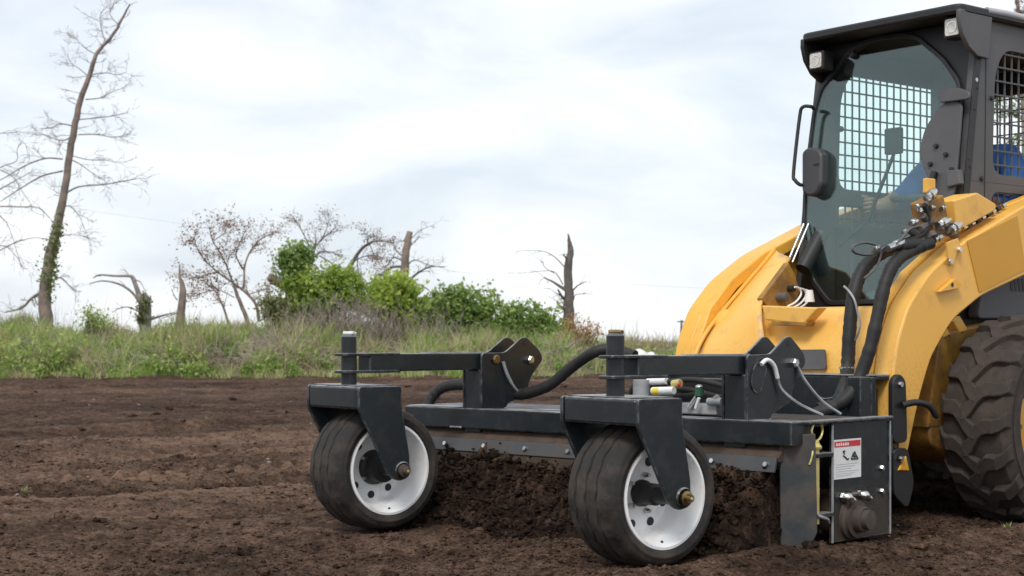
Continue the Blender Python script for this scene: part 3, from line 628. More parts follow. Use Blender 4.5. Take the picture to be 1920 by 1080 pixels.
# side plates with mesh windows
def side_plate(sg):
    fn = lambda a, c, t: (a, sg * t, c)
    fr_ = lambda z: -.103 + LEAN * (1.9 - z)
    b = MB()
    b.ring([(-1.36, 1.431), (fr_(1.431), 1.431), (fr_(2.13), 2.13), (-1.36, 2.13)], rounded([(-1.27, 1.47), (-.245, 1.47), (-.262, 1.9), (-.33, 2.015), (-1.2, 2.015), (-1.27, 1.93)], .07, 4), fn, .405, .432)
    b.ring([(-1.36, .90), (fr_(.9), .90), (fr_(1.43), 1.43), (-1.36, 1.43)], rounded([(-1.27, 1.13), (-.22, 1.13), (-.24, 1.395), (-1.27, 1.395)], .05, 4), fn, .405, .432)
    pl = b.build('cab_side', M['cab'], loader, 40, .003)
    g = MB()
    for u in np.arange(-1.26, -.235, .053): g.box(u - .0035, u + .0035, sg * .412, sg * .418, 1.11, 2.03)
    for z in np.arange(1.15, 2.03, .0605): g.box(-1.285, -.23, sg * .4185, sg * .4245, z - .0035, z + .0035)
    g.build('window_guard', M['cab'], pl)
    MB().box(-.995, -.955, sg * .36, sg * .404, .9, 2.12).build('window_post', M['cab'], pl, None, .004)
    return pl
near_side = side_plate(1); far_side = side_plate(-1)
MB().side([(-.196, 2.10), (-.202, 2.10), (-.183, 1.05), (-.177, 1.05)], .4325, .4335).build('seam', M['cabdark'], near_side)
for x, y in ((1831, 165), (1826, 204), (1817, 312), (1859, 184), (1840, 335), (1829, 150), (1814, 296)):
    q = LD.tr(x, y, (0, .434, 0), (0, 1, 0)); MB().lathe([(.0001, .010), (.009, .009), (.011, 0)], (q.x, .4325, q.z), (0, 1, 0), 8).build('bolt', M['cabdark'] if y != 150 else M['steel'], near_side, 30)
b = MB().ring([(-.43, .9), (.43, .9), (.43, 2.12), (-.43, 2.12)], rounded([(-.35, 1.3), (.35, 1.3), (.35, 2.0), (-.35, 2.0)], .06), lambda a, c, t: (t, a, c), -1.39, -1.362)
bk = b.build('cab_rear', M['cab'], loader, 40)
g = MB()
for v in np.arange(-.34, .35, .055): g.box(-1.38, -1.374, v - .003, v + .003, 1.28, 2.02)
for z in np.arange(1.32, 2.0, .06): g.box(-1.373, -1.367, -.36, .36, z - .003, z + .003)
g.build('window_guard', M['cab'], bk)
MB().box(-1.36, .0, -.40, .40, .84, .90).build('cab_floor', M['cabdark'], loader)
MB().side([(.05, .55), (.035, .86), (-.1, .9), (-.6, .84), (-.6, .6)], -.42, .42).build('cab_tub', M['cabdark'], loader)
# roof with deep front hood
b = MB(); b.prism(rounded([(.032, -.405), (.032, .464), (-1.42, .464), (-1.42, -.464), (-.16, -.464)][:3] + [(-1.42, -.44), (-.2, -.44)], .05, 5), lambda a, c, t: (a, c, t), 2.126, 2.166)
roof = b.build('roof', [M['cabdark'], M['rooftop']], loader, 40, .01)
MB().box(-1.38, -.20, -.43, .44, 2.169, 2.178).build('roof_panel', M['rooftop'], roof, None, .004)
MB().tube([(-.17, .452, 2.158), (-.3, .455, 2.162), (-1.38, .455, 2.160)], .016, 10).build('roof_rail', M['rooftop'], roof, 60)
for sg, m_ in ((1, 'cab'), (-1, 'cabdark')):
    c0, c1 = (.44, .462) if sg > 0 else (.384, .403)
    ck = [(.03, 2.14), (.032, 2.10), (.012, 2.04), (-.035, 1.985), (-.095, 1.955), (-.175, 1.952), (-.2, 2.128), (-.2, 2.145)]
    MB().side(ck, sg * c0, sg * c1).build('hood_cheek', M[m_], roof, 30, .004)
for (x, y, s_) in ((1787, 51, .036), (1531, 114, .034)):
    q = LD.tr(x, y, (-.005, 0, 0), (1, 0, 0)); q.x = -.005
    hl = MB().box(q.x - .07, q.x + .004, q.y - s_ - .010, q.y + s_ + .010, q.z - s_ - .010, q.z + s_ + .010).build('headlight', M['cabdark'], loader, None, .008)
    MB().front(rounded([(q.y - s_, q.z - s_), (q.y + s_, q.z - s_), (q.y + s_, q.z + s_), (q.y - s_, q.z + s_)], .012), q.x + .0045, q.x + .009).build('lens', M['lens'], hl, 30, .005)
    MB().lathe([(.020, .0), (.021, .002), (.024, .002), (.025, 0)], (q.x + .0092, q.y, q.z), (1, 0, 0), 18).build('bulb_ring', M['chrome'], hl, 50)
# inside: seat, lap bar, levers
b = MB().box(-1.0, -.55, -.24, .24, .96, 1.10).obox((-1.02, 0, 1.36), ((1, 0, .12), (0, 1, 0), (-.12, 0, 1)), (.05, .23, .27))
b.build('seat', M['seat'], loader, None, .05)
MB().box(-.62, -.2, -.40, -.28, .9, 1.30).box(-.62, -.30, .30, .40, .9, 1.18).build('console', M['seat'], loader, None, .02)
MB().tube(smoothline([(-.95, -.36, 1.52), (-.6, -.33, 1.46), (-.42, -.22, 1.42), (-.40, 0, 1.41), (-.42, .22, 1.42), (-.6, .33, 1.46), (-.95, .36, 1.52)]), .017, 8).build('lap_bar', M['cab'], loader, 60)
for v in (-.3, .3):
    MB().tube([(-.38, v, 1.18), (-.36, v, 1.36)], [.012, .010], 8).build('joystick', M['seat'], loader, 60).children
    MB().ball((-.358, v, 1.39), (.024, .022, .045)).build('joystick_grip', M['seat'], loader, 60)
MB().box(-.245, -.215, -.12, -.03, 1.60, 1.72).build('monitor', M['seat'], loader, None, .008)
MB().tube([(-.23, -.075, 1.60), (-.2, -.2, 1.3), (-.2, -.36, 1.2)], .009, 6).build('monitor_stalk', M['seat'], loader, 60)

# hydraulic manifold on the near arm
mp_ = lambda x, y, v=.56: LD.tr(x, y, (0, v, 0), (0, 1, 0))
cvp = [(lambda q: (q.x, q.z))(mp_(x, y, .585)) for x, y in ((1789, 375), (1833, 361), (1869, 383), (1866, 395), (1801, 431), (1796, 430))]
cover = MB().side(rounded(cvp, .008), .47, .585).build('valve_cover', M['yellow_dusty'], loader, 40, .006)
q = mp_(1757, 410); mf = MB().obox((q.x, .53, q.z), ((1, 0, -.35), (0, 1, 0), (.35, 0, 1)), (.055, .045, .085)).build('manifold', M['ochre'], loader, None, .008)
q = mp_(1750, 348); MB().obox((q.x, .54, q.z), ((1, 0, 0), (0, 1, 0), (0, 0, 1)), (.028, .012, .03)).build('tab', M['yellow'], mf, None, .005)
b = MB()
for (x0, y0, x1, y1, r) in ((1738, 372, 1752, 358, .020), (1729, 398, 1722, 392, .013), (1745, 391, 1751, 388, .012), (1765, 392, 1772, 387, .012), (1664, 466, 1712, 446, .018), (1712, 464, 1742, 452, .021), (1750, 450, 1768, 442, .018), (1757, 424, 1778, 412, .022), (1782, 434, 1797, 420, .026), (1707, 420, 1722, 412, .014), (1640, 468, 1648, 462, .010), (1806, 428, 1813, 425, .008), (1717, 388, 1724, 386, .011), (1693, 437, 1706, 428, .009)):
    a, c = mp_(x0, y0, .585), mp_(x1, y1, .57); d = c - a
    b.tube([a, a + d * .3, a + d * .32, a + d * .62, a + d * .64, c], [r * .8, r * .8, r, r, r * .85, r * .7], 10)
b.build('coupling', M['steel'], mf, 30)
b = MB()
for (x0, y0, x1, y1, r) in ((1748, 448, 1742, 440, .028), (1775, 430, 1790, 440, .02), (1730, 404, 1741, 420, .014), (1724, 430, 1745, 415, .016), (1735, 385, 1742, 372, .012), (1702, 430, 1722, 440, .016)):
    b.tube([mp_(x0, y0, .58), mp_(x1, y1, .565)], r, 8)
b.build('fitting', M['barkdark'], mf, 40)
MB().tube(smoothline([mp_(*p, .58) for p in ((1733, 385), (1738, 400), (1740, 420), (1728, 440), (1700, 452), (1668, 470))]), .011, 8).build('hose', M['rubber'], mf, 60)
MB().tube(smoothline([mp_(*p, .59) for p in ((1668, 470), (1690, 448), (1705, 430), (1722, 424))]), .006, 6).build('hose', M['cab'], mf, 60)
lp = [(1651, 470), (1643, 460), (1622, 455), (1603, 460), (1598, 468), (1606, 475), (1628, 478), (1645, 472), (1660, 462)]
MB().tube(smoothline([mp_(*p, .57) for p in lp]), .0052, 6).build('cable', M['cab'], mf, 60)
MB().tube(smoothline([mp_(*p, .56) for p in ((1654, 470), (1650, 485), (1640, 505), (1620, 522))]), .0045, 6).build('cable', M['cab'], mf, 60)
q0 = [(1813, 425), (1838, 413), (1862, 399), (1880, 388)]
for k in range(8):
    t0, t1 = k / 8, (k + .55) / 8; f_ = lambda t: (1810 + 78 * t, 427 - 45 * t)
    MB().tube([mp_(*f_(t0), .53), mp_(*f_(t1), .53)], .012, 8).build('line_clamp', M['steel'] if k % 2 else M['cabdark'], mf, 50)

# ------------------------------------------------------------------ operator
def person():
    root = tag(empty('person', LD.w(-.86, 0, 1.08), LD.rz), 'seated operator in blue shirt and dark trousers inside the loader cab', 'person')
    o = Vector((-.86, 0, 1.08))
    J = dict(pel=(-.86, 0, 1.13, .15), wai=(-.84, 0, 1.30, .135), che=(-.76, 0, 1.50, .16), nec=(-.70, 0, 1.655, .065), nec2=(-.70, 0, 1.71, .055),
             shr=(-.72, -.17, 1.63, .078), elr=(-.50, -.23, 1.42, .060), wrr=(-.40, -.28, 1.385, .036), har=(-.37, -.30, 1.39, .036),
             shl=(-.79, .17, 1.60, .075), ell=(-.70, .25, 1.38, .052), wrl=(-.47, .28, 1.36, .034), hal=(-.40, .30, 1.37, .036),
             hir=(-.80, -.10, 1.12, .095), knr=(-.40, -.14, 1.18, .065), anr=(-.25, -.14, .96, .045), tor=(-.12, -.14, .93, .04),
             hil=(-.80, .10, 1.12, .095), knl=(-.40, .14, 1.18, .065), anl=(-.25, .14, .96, .045), tol=(-.12, .14, .93, .04))
    names = list(J); ed = [('pel', 'wai'), ('wai', 'che'), ('che', 'nec'), ('nec', 'nec2'), ('che', 'shr'), ('shr', 'elr'), ('elr', 'wrr'), ('wrr', 'har'), ('che', 'shl'), ('shl', 'ell'), ('ell', 'wrl'), ('wrl', 'hal'), ('pel', 'hir'), ('hir', 'knr'), ('knr', 'anr'), ('anr', 'tor'), ('pel', 'hil'), ('hil', 'knl'), ('knl', 'anl'), ('anl', 'tol')]
    me = bpy.data.meshes.new('sk'); me.from_pydata([Vector(J[n][:3]) - o for n in names], [(names.index(a), names.index(b)) for a, b in ed], [])
    tmp = bpy.data.objects.new('sk', me); COL.objects.link(tmp); md = tmp.modifiers.new('s', 'SKIN')
    for i, n in enumerate(names):
        sv = me.skin_vertices[0].data[i]; sv.radius = (J[n][3], J[n][3]); sv.use_root = (n == 'pel')
    sb = tmp.modifiers.new('d', 'SUBSURF'); sb.levels = sb.render_levels = 2
    dg = bpy.context.evaluated_depsgraph_get(); bm_ = bpy.data.meshes.new_from_object(tmp.evaluated_get(dg))
    V = [tuple(v.co) for v in bm_.vertices]; F = [tuple(p.vertices) for p in bm_.polygons]
    bpy.data.objects.remove(tmp); b = MB(); b.add(V, F)
    def mi(p):
        p = p + o
        if p.z > 1.67: return 0
        if p.x > (-.44 if p.y < 0 else -.50) and p.z > 1.30: return 0
        if p.z > 1.235 or (p.x < -.72 and p.z > 1.2): return 1
        return 2
    b.m = [mi(sum((Vector(V[i]) for i in f), Vector()) / len(f)) for f in F]
    # fingers closed on the levers
    for sg, nm in ((-1, 'har'), (1, 'hal')):
        h = Vector(J[nm][:3]) - o
        for k, (dz, L_) in enumerate(((.028, .034), (.010, .040), (-.009, .037), (-.026, .028))):
            b.tube([h + Vector((.0, -sg * .004, dz)), h + Vector((L_ * .8, -sg * .012, dz)), h + Vector((L_ * 1.1, sg * .018, dz - .004)), h + Vector((L_ * .6, sg * .036, dz - .006))], [.010, .010, .009, .007], 6)
        b.tube([h + Vector((-.01, sg * .012, .024)), h + Vector((.018, sg * .032, .040)), h + Vector((.042, sg * .030, .044))], [.012, .011, .008], 6)
    # head with nose, ears and jaw
    hc_ = Vector((-.63, .0, 1.835)) - o; n = 20; m = 14; hv = []
    for i in range(m + 1):
        t = math.pi * i / m
        for j in range(n):
            p = 2 * math.pi * j / n; x, y, z = math.sin(t) * math.cos(p), math.sin(t) * math.sin(p), math.cos(t)
            k = 1 - .22 * max(0, -z) * (1 - .5 * max(x, 0)); X, Y, Z = .098 * x * k, .075 * y * k, .12 * z
            if x > .8 and -.35 < z < .15 and abs(y) < .3: X += .022 * (1 - abs(z + .12) * 2.5) * (1 - abs(y) * 3)
            if x > .7 and .12 < z < .3 and .15 < abs(y) < .5: X -= .008
            hv.append(hc_ + Vector((X, Y, Z)))
    b.add(hv, [(i * n + j, (i + 1) * n + j, (i + 1) * n + (j + 1) % n, i * n + (j + 1) % n) for i in range(m) for j in range(n)])
    for sg in (1, -1): b.ball(hc_ + Vector((-.008, sg * .076, -.005)), (.018, .010, .03), 8)
    while len(b.m) < len(b.f): b.m.append(0)
    b.build('body', [M['skin'], M['shirt'], M['jeans']], root, 180)
    h = MB(); h.ball(hc_ + Vector((-.014, 0, .028)), (.100, .082, .105), 16); h.add([hc_ + Vector(p) for p in ((.06, -.06, .055), (.06, .06, .055), (.16, .045, .045), (.16, -.045, .045), (.06, -.06, .065), (.06, .06, .065), (.16, .045, .053), (.16, -.045, .053))], [(0, 1, 2, 3), (7, 6, 5, 4), (0, 4, 5, 1), (1, 5, 6, 2), (2, 6, 7, 3), (3, 7, 4, 0)])
    h.build('cap', M['hair'], root, 60)
    e = MB()
    for sg in (1, -1): e.ball(hc_ + Vector((.082, sg * .030, .024)), (.012, .013, .010), 8)
    e.build('eyes', M['hair'], root, 60)
person()

# ------------------------------------------------------------------ power rake on the loader's coupler
rake = tag(empty('power_rake', RK.o, RK.rz), 'slate grey power rake with two white-rimmed caster wheels on the loader front', 'power rake')
bolt_prof = [(.0001, .011), (.009, .011), (.0115, .007), (.0115, 0)]
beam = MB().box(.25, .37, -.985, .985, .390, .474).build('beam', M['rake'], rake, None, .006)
for u1, v0, v1 in ((.362, -.97, -.66), (.30, -.30, .12)): MB().box(.262, u1, v0, v1, .4755, .478).build('pale_patch', M['weld'], beam)  # flat pale patches on the beam's top face
# hood over the roller, then the lip with its bolts and the muddy skirt
hood = MB().side([(.25, .45), (.25, .47), (-.20, .47), (-.30, .40), (-.30, .33), (-.285, .33), (-.285, .39), (-.19, .455)], -.985, .985).build('hood', M['rake_muddy'], rake, None, .003)
lip = MB().prism([(.376, .352), (.388, .350), (.404, .300), (.392, .298)], lambda a, c, t: (a, t, c), -.97, .935).build('lip', M['lipsteel'], rake, None, .002)
for v in np.linspace(-.93, .90, 9):
    MB().lathe(bolt_prof, (.396, v, .325), (1, 0, .3), 6).build('bolt', M['steel'], lip, 30)
MB().prism([(.30, .388), (.335, .388), (.372, .348), (.372, .335), (.33, .335)], lambda a, c, t: (a, t, c), -.97, .935).build('lip_mount', M['mud'], rake)
sk = MB().prism([(.392, .297), (.399, .297), (.405, .2), (.397, .2)], lambda a, c, t: (a, t, c), -.96, .86).build('skirt', M['mud'], rake)
for v0 in (-.70, .50): MB().box(.371, .376, v0, v0 + .07, .391, .399).build('weld_bead', M['weld'], beam, None, .002)

# roller with carbide knobs
rl = MB().lathe([(.0001, -.96), (.09, -.96), (.09, .96), (.0001, .96)], (0, 0, .125), (0, 1, 0), 24).build('roller', M['mud'], rake, 40)
kb = MB().lathe([(.0001, .03), (.010, .028), (.013, 0)], (0, 0, 0), (0, 0, 1), 6).build('tooth', M['rust'], rl, 30)
k = 0
for v in np.linspace(-.9, .9, 19):
    for a in range(6):
        o = kb if k == 0 else kb.copy()
        if k: COL.objects.link(o); o.parent = rl
        t = math.radians(60 * a + 19 * k); o.location = (.089 * math.sin(t), v, .125 + .089 * math.cos(t)); o.rotation_euler = (0, t, 0); k += 1

# end plates
def end_plate(sg):
    b = MB().side([(.14, .04), (.14, .462), (-.24, .462), (-.24, .04)], sg * .988, sg * 1.0)
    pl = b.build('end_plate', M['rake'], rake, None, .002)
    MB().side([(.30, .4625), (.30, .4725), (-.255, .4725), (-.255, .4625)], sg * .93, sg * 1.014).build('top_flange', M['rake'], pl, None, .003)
    MB().side([(.29, .473), (.29, .475), (-.25, .475), (-.25, .473)], sg * .985, sg * 1.012).build('pale_edge', M['weld'], pl)  # thin pale strip along the top flange
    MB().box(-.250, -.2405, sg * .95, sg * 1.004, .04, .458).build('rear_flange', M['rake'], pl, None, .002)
    MB().box(-.2502, -.2403, sg * 1.0045, sg * 1.006, .04, .458).build('flange_edge', M['weld'], pl)
    MB().box(.135, .1445, sg * 1.0005, sg * 1.004, .04, .455).build('front_edge', M['weld'], pl)
    for (u, z) in ((-.19, .285), (-.19, .20)): MB().lathe(bolt_prof, (u, sg * 1.0, z), (0, sg, 0), 6).build('bolt', M['steel'], pl, 30)
    # bearing with its flange and two elbow fittings
    br = MB().lathe([(.075, 0), (.075, .012), (.066, .020), (.066, .032), (.048, .034), (.046, .060), (.040, .064), (.036, .062), (.034, .085), (.0001, .087)], (.02, sg * 1.0, .118), (0, sg, 0), 28).build('bearing', M['rust'], pl, 35)
    for du in (.075, -.035):
        MB().tube(smoothline([(.02 + du - .02, sg * 1.002, .192), (.02 + du - .018, sg * 1.025, .197), (.02 + du - .006, sg * 1.034, .20), (.02 + du - .034, sg * 1.036, .186)]), [.012] * 9 + [.0165] * 6 + [.013] * 4, 10).build('elbow_fitting', M['steel'], br, 50)
        MB().lathe([(.0001, .03), (.012, .03), (.016, .022), (.018, .0)], (.02 + du - .02, sg * 1.002, .198), (0, sg, 0), 6).build('nut', M['steel'], br, 30)
    MB().tube([(.02 + .05, sg * 1.02, .205), (.02 - .05, sg * 1.02, .207)], .007, 6).build('pipe', M['barkdark'], br, 50)
    return pl
near_plate = end_plate(1); end_plate(-1)
# warning sticker
def stick(name, u0, u1, z0, z1, m, d, parent): return MB().side([(u0, z0), (u1, z0), (u1, z1), (u0, z1)], 1.0 + d, 1.0 + d + .0006).build(name, m, parent)
U = lambda t: .132 - .182 * t           # across the sticker, left to right
Z = lambda t: .402 - .140 * t
st = stick('warning_sticker', U(0), U(1), Z(1), Z(0), M['whiteplain'], .0008, near_plate)
stick('red_band', U(.03), U(.97), Z(.19), Z(.045), M['red'], .0016, st)
b = MB()
for x0, x1, y0, y1 in ((.08, .14, .08, .16), (.16, .22, .09, .16), (.24, .30, .08, .16), (.32, .38, .09, .16), (.40, .46, .08, .16), (.48, .54, .09, .16)):
    b.side([(U(x0), Z(y1)), (U(x1), Z(y1)), (U(x1 - .01), Z(y0)), (U(x0 + .01), Z(y0))], 1.0024, 1.0029)
b.build('band_lettering', M['whiteplain'], st)
b = MB()
for line in (((.33, .30), (.38, .36), (.34, .42), (.42, .46)), ((.36, .31), (.40, .30)), ((.42, .46), (.48, .52), (.54, .50)), ((.64, .50), (.70, .38), (.76, .34), (.80, .42), (.86, .50)), ((.66, .44), (.80, .46)), ((.72, .36), (.74, .50)), ((.62, .52), (.88, .52))):
    b.tube([(U(x), 1.0018, Z(y)) for x, y in line], .0032, 5)
b.build('pictogram', M['ink'], st)
b = MB()
for i, y in enumerate((.62, .68, .74, .80, .86, .91)): b.side([(U(.08), Z(y + .018)), (U(.90 - .13 * (i % 3)), Z(y + .018)), (U(.90 - .13 * (i % 3)), Z(y)), (U(.08), Z(y))], 1.0016, 1.0021)
b.build('fine_print', M['greyink'], st)
# swinging end deflector on its plated pin
def deflector(sg):
    pin = MB().tube([(.235, sg * .995, .115), (.235, sg * .995, .40)], .0125, 12).build('hinge_pin', M['zinc'], rake, 50)
    MB().lathe([(.020, 0), (.022, .008), (.012, .022), (.010, .03)], (.235, sg * .995, .375), (0, 0, 1), 12).build('collar', M['zinc'], pin, 40)
    for s2 in (-1, 1): MB().tube(smoothline([(.235, sg * .995, .40), (.235 + s2 * .022, sg * 1.0, .415), (.235 + s2 * .034, sg * 1.0, .44), (.235 + s2 * .024, sg * 1.0, .462)]), .0048, 6).build('ring_clip', M['zinc'], pin, 60)
    MB().tube(smoothline([(.25, sg * 1.0, .38), (.275, sg * 1.01, .375), (.285, sg * 1.01, .345), (.29, sg * 1.005, .325)]), .004, 6).build('cotter', M['zinc'], pin, 60)
    MB().tube(smoothline([(.255, sg * .99, .155), (.23, sg * 1.02, .14), (.20, sg * 1.02, .13), (.175, sg * 1.01, .115)]), .0055, 6).build('cotter', M['weld'], pin, 60)
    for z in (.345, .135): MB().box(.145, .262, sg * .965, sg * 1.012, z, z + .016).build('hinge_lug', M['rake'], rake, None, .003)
    # plate stands ahead of the pin and leans outwards a little
    pts = [(.295, 1.005, .028), (.355, .93, .012), (.352, .925, .395), (.34, .932, .418), (.325, .95, .425), (.275, 1.02, .432), (.27, 1.025, .09)]
    pts = [(u, sg * v, z) for u, v, z in pts]; nv = Vector((-.75, -sg * .65, 0)) * .013
    MB().add(pts + [tuple(Vector(p) + nv) for p in pts], [tuple(range(7)), tuple(range(13, 6, -1))] + [(i, (i + 1) % 7, 7 + (i + 1) % 7, 7 + i) for i in range(7)]).build('deflector', M['rake_muddy'], rake, 25, .004)
deflector(1); deflector(-1)

# hitch plate that sits on the coupler (turned with the loader), cross tube and swing frame
def L2R(u, v, z):
    return RK.loc(LD.w(u, v, z) - RK.o)
def ld_box(b, u0, u1, v0, v1, z0, z1, mi=0):
    V = [L2R(x, y, z) for x in (u0, u1) for y in (v0, v1) for z in (z0, z1)]
    b.add(V, [(0, 1, 3, 2), (4, 6, 7, 5), (0, 4, 5, 1), (2, 3, 7, 6), (0, 2, 6, 4), (1, 5, 7, 3)], mi)
b = MB(); ld_box(b, .745, .775, -.56, .585, .15, .615); ld_box(b, .66, .745, -.56, .585, .60, .618); ld_box(b, .775, .84, .52, .585, .2, .615); ld_box(b, .775, .84, -.56, -.5, .2, .6)
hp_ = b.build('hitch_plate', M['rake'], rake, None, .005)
b = MB(); ld_box(b, .655, .78, -.56, .585, .6185, .6225); b.build('pale_edge', M['weld'], hp_)  # thin pale strip along the top of the hitch plate
b = MB(); ld_box(b, .775, 1.05, -.18, .12, .40, .47); ld_box(b, .80, 1.0, -.12, .06, .47, .50); b.build('swing_frame', M['rake_muddy'], rake, None, .006)
# bare tray and fittings of the swing motor seen between the near arm and the beam
def RP(x, y, u=.20): return RK.tr(x, y, (u, 0, 0), (1, 0, 0))
def cyl(name, x0, y0, x1, y1, r, m, u=.22, n=12, parent=None):
    return MB().tube([RP(x0, y0, u), RP(x1, y1, u)], r, n).build(name, m, parent or motor, 40)
q = RP(1290, 765, .15)
motor = MB().obox((q.x, q.y, .500), ((1, 0, 0), (0, 1, 0), (0, 0, 1)), (.09, .20, .020)).build('motor_tray', M['weld'], rake, None, .004)
MB().obox((q.x - .05, q.y + .08, .55), ((1, 0, 0), (0, 1, 0), (0, 0, 1)), (.05, .13, .06)).build('valve_block', M['cabdark'], motor, None, .006)
cyl('motor_body', 1203, 748, 1203, 712, .034, M['weld'])
cyl('white_fitting', 1224, 733, 1264, 732, .0145, M['whiteplain'], .26)
cyl('yellow_band', 1226, 733.5, 1238, 733,   .0150, M['yellowcap'], .2605)
cyl('white_fitting', 1215, 716, 1250, 714, .014, M['whiteplain'], .2)
cyl('fitting', 1262, 720, 1276, 718, .015, M['zinc'], .24)
cyl('red_cap', 1272, 722, 1276, 720, .007, M['red'], .26)
cyl('green_cap', 1311, 742, 1311, 729, .017, M['green'], .24)
MB().ball(RP(1311, 726, .24), (.016, .016, .010)).build('cap_dome', M['steel'], motor, 60)
cyl('steel_pipe', 1293, 764, 1307, 744, .010, M['steel'], .25)
cyl('steel_pipe', 1304, 766, 1311, 746, .006, M['whiteplain'], .27)
cyl('pale_fitting', 1328, 753, 1354, 753, .014, M['weld'], .25)
cyl('pale_fitting', 1338, 750, 1346, 743, .009, M['weld'], .25)
for p in (((1180, 742), (1188, 725), (1200, 716), (1230, 722), (1262, 726)), ((1262, 728), (1300, 732), (1340, 742), (1380, 748)), ((1250, 716), (1300, 712), (1350, 722), (1395, 735)), ((1210, 742), (1240, 745), (1280, 742), (1312, 738), (1345, 745), (1390, 752))):
    MB().tube(smoothline([RP(x, y, .19) for x, y in p]), .010, 8).build('hose', M['rubber'], motor, 60)

# caster arms
ARMS = ((.735, .0), (-.587, .02))
BR = [(.355, .40), (.355, .69), (.345, .702), (.215, .704), (.115, .766), (.085, .768), (.0, .708), (-.015, .672), (.06, .60), (.085, .53), (.21, .485), (.215, .385), (.285, .366), (.33, .37)]
def mid_rod(v, pts_): return [(u, v + dv, z) for u, dv, z in pts_]
for (v, dz), (pu, pv), near in zip(ARMS, CASTER_POSTS, (True, False)):
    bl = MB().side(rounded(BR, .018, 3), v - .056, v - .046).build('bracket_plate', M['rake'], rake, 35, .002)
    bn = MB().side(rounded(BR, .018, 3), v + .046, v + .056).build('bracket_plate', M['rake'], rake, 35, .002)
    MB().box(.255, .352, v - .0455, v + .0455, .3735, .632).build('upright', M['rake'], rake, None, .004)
    for bb, s2 in ((bn, 1), (bl, -1)):
        for u, z, r in ((.10, .742, .011), (.012, .684, .010)): MB().lathe([(.0001, .0008), (r, .0008), (r, 0)], (u, v + s2 * .0562, z), (0, s2, 0), 14).build('pin_hole', M['cabdark'], bb)
        for u, z, r in ((.335, .43, .008), (.235, .43, .008)): MB().lathe(bolt_prof, (u, v + s2 * .056, z), (0, s2, 0), 6).build('bolt', M['steel'], bb, 30)
        MB().lathe([(.0001, .022), (.013, .022), (.018, .016), (.018, 0)], (.075, v + s2 * .056, .672), (0, s2, 0), 6).build('pin_nut', M['steel'], bb, 30)
        if not near: MB().lathe([(.0001, .012), (.014, .012), (.021, .008), (.021, 0)], (.275, v + s2 * .056, .675), (0, s2, 0), 8).build('pin_nut', M['brass'], bb, 30)
        MB().tube([(.218, v + s2 * .057, .475), (.214, v + s2 * .0575, .43), (.214, v + s2 * .057, .39)], .005, 5).build('weld_bead', M['weld'], bb)
    # safety rods: pale sheathed handle, thin wire below
    if near:
        rod = MB().tube(smoothline([(.285, v + .066, .668), (.262, v + .068, .682), (.235, v + .068, .680), (.205, v + .068, .658), (.185, v + .067, .618)]), .0082, 8).build('rod_handle', M['whiteplain'], rake, 60)
        MB().tube(smoothline([(.185, v + .067, .618), (.16, v + .07, .575), (.10, v + .10, .525), (.02, v + .15, .482)]), .0058, 6).build('safety_wire', M['weld'], rod, 60)
        MB().tube(smoothline([(.05, v + .06, .66), (.02, v + .08, .60), (-.04, v + .11, .53), (-.10, v + .15, .482)]), .0058, 6).build('safety_wire', M['weld'], rod, 60)
        MB().side(rounded([(.295, .685), (.335, .64), (.335, .58), (.285, .56), (.235, .66)], .03), v + .0565, v + .0605).build('grab_plate', M['rake'], rod, 30)
    else:
        MB().tube(smoothline([(.235, v + .062, .665), (.215, v + .068, .61), (.175, v + .072, .555), (.12, v + .075, .515)]), [.0075] * 10 + [.0055] * 9, 6).build('safety_wire', M['weld'], rake, 60)
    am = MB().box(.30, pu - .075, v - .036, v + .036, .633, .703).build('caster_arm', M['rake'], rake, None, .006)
    MB().box(.30, .62, v - .03, v + .03, .7035, .706).build('pale_top', M['weld'], am)  # pale strip on the arm's top face
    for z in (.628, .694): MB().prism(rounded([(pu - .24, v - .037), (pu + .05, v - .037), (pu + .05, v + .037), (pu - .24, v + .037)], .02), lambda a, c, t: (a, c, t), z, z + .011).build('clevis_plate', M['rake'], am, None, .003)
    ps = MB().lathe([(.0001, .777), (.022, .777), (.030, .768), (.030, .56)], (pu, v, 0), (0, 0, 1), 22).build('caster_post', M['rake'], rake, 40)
    MB().obox((pu - .004, v, .781), ((1, .4, .12), (-.4, 1, 0), (-.12, 0, 1)), (.017, .022, .006)).build('post_cap', M['brass'] if near else M['whiteplain'], ps, None, .003)

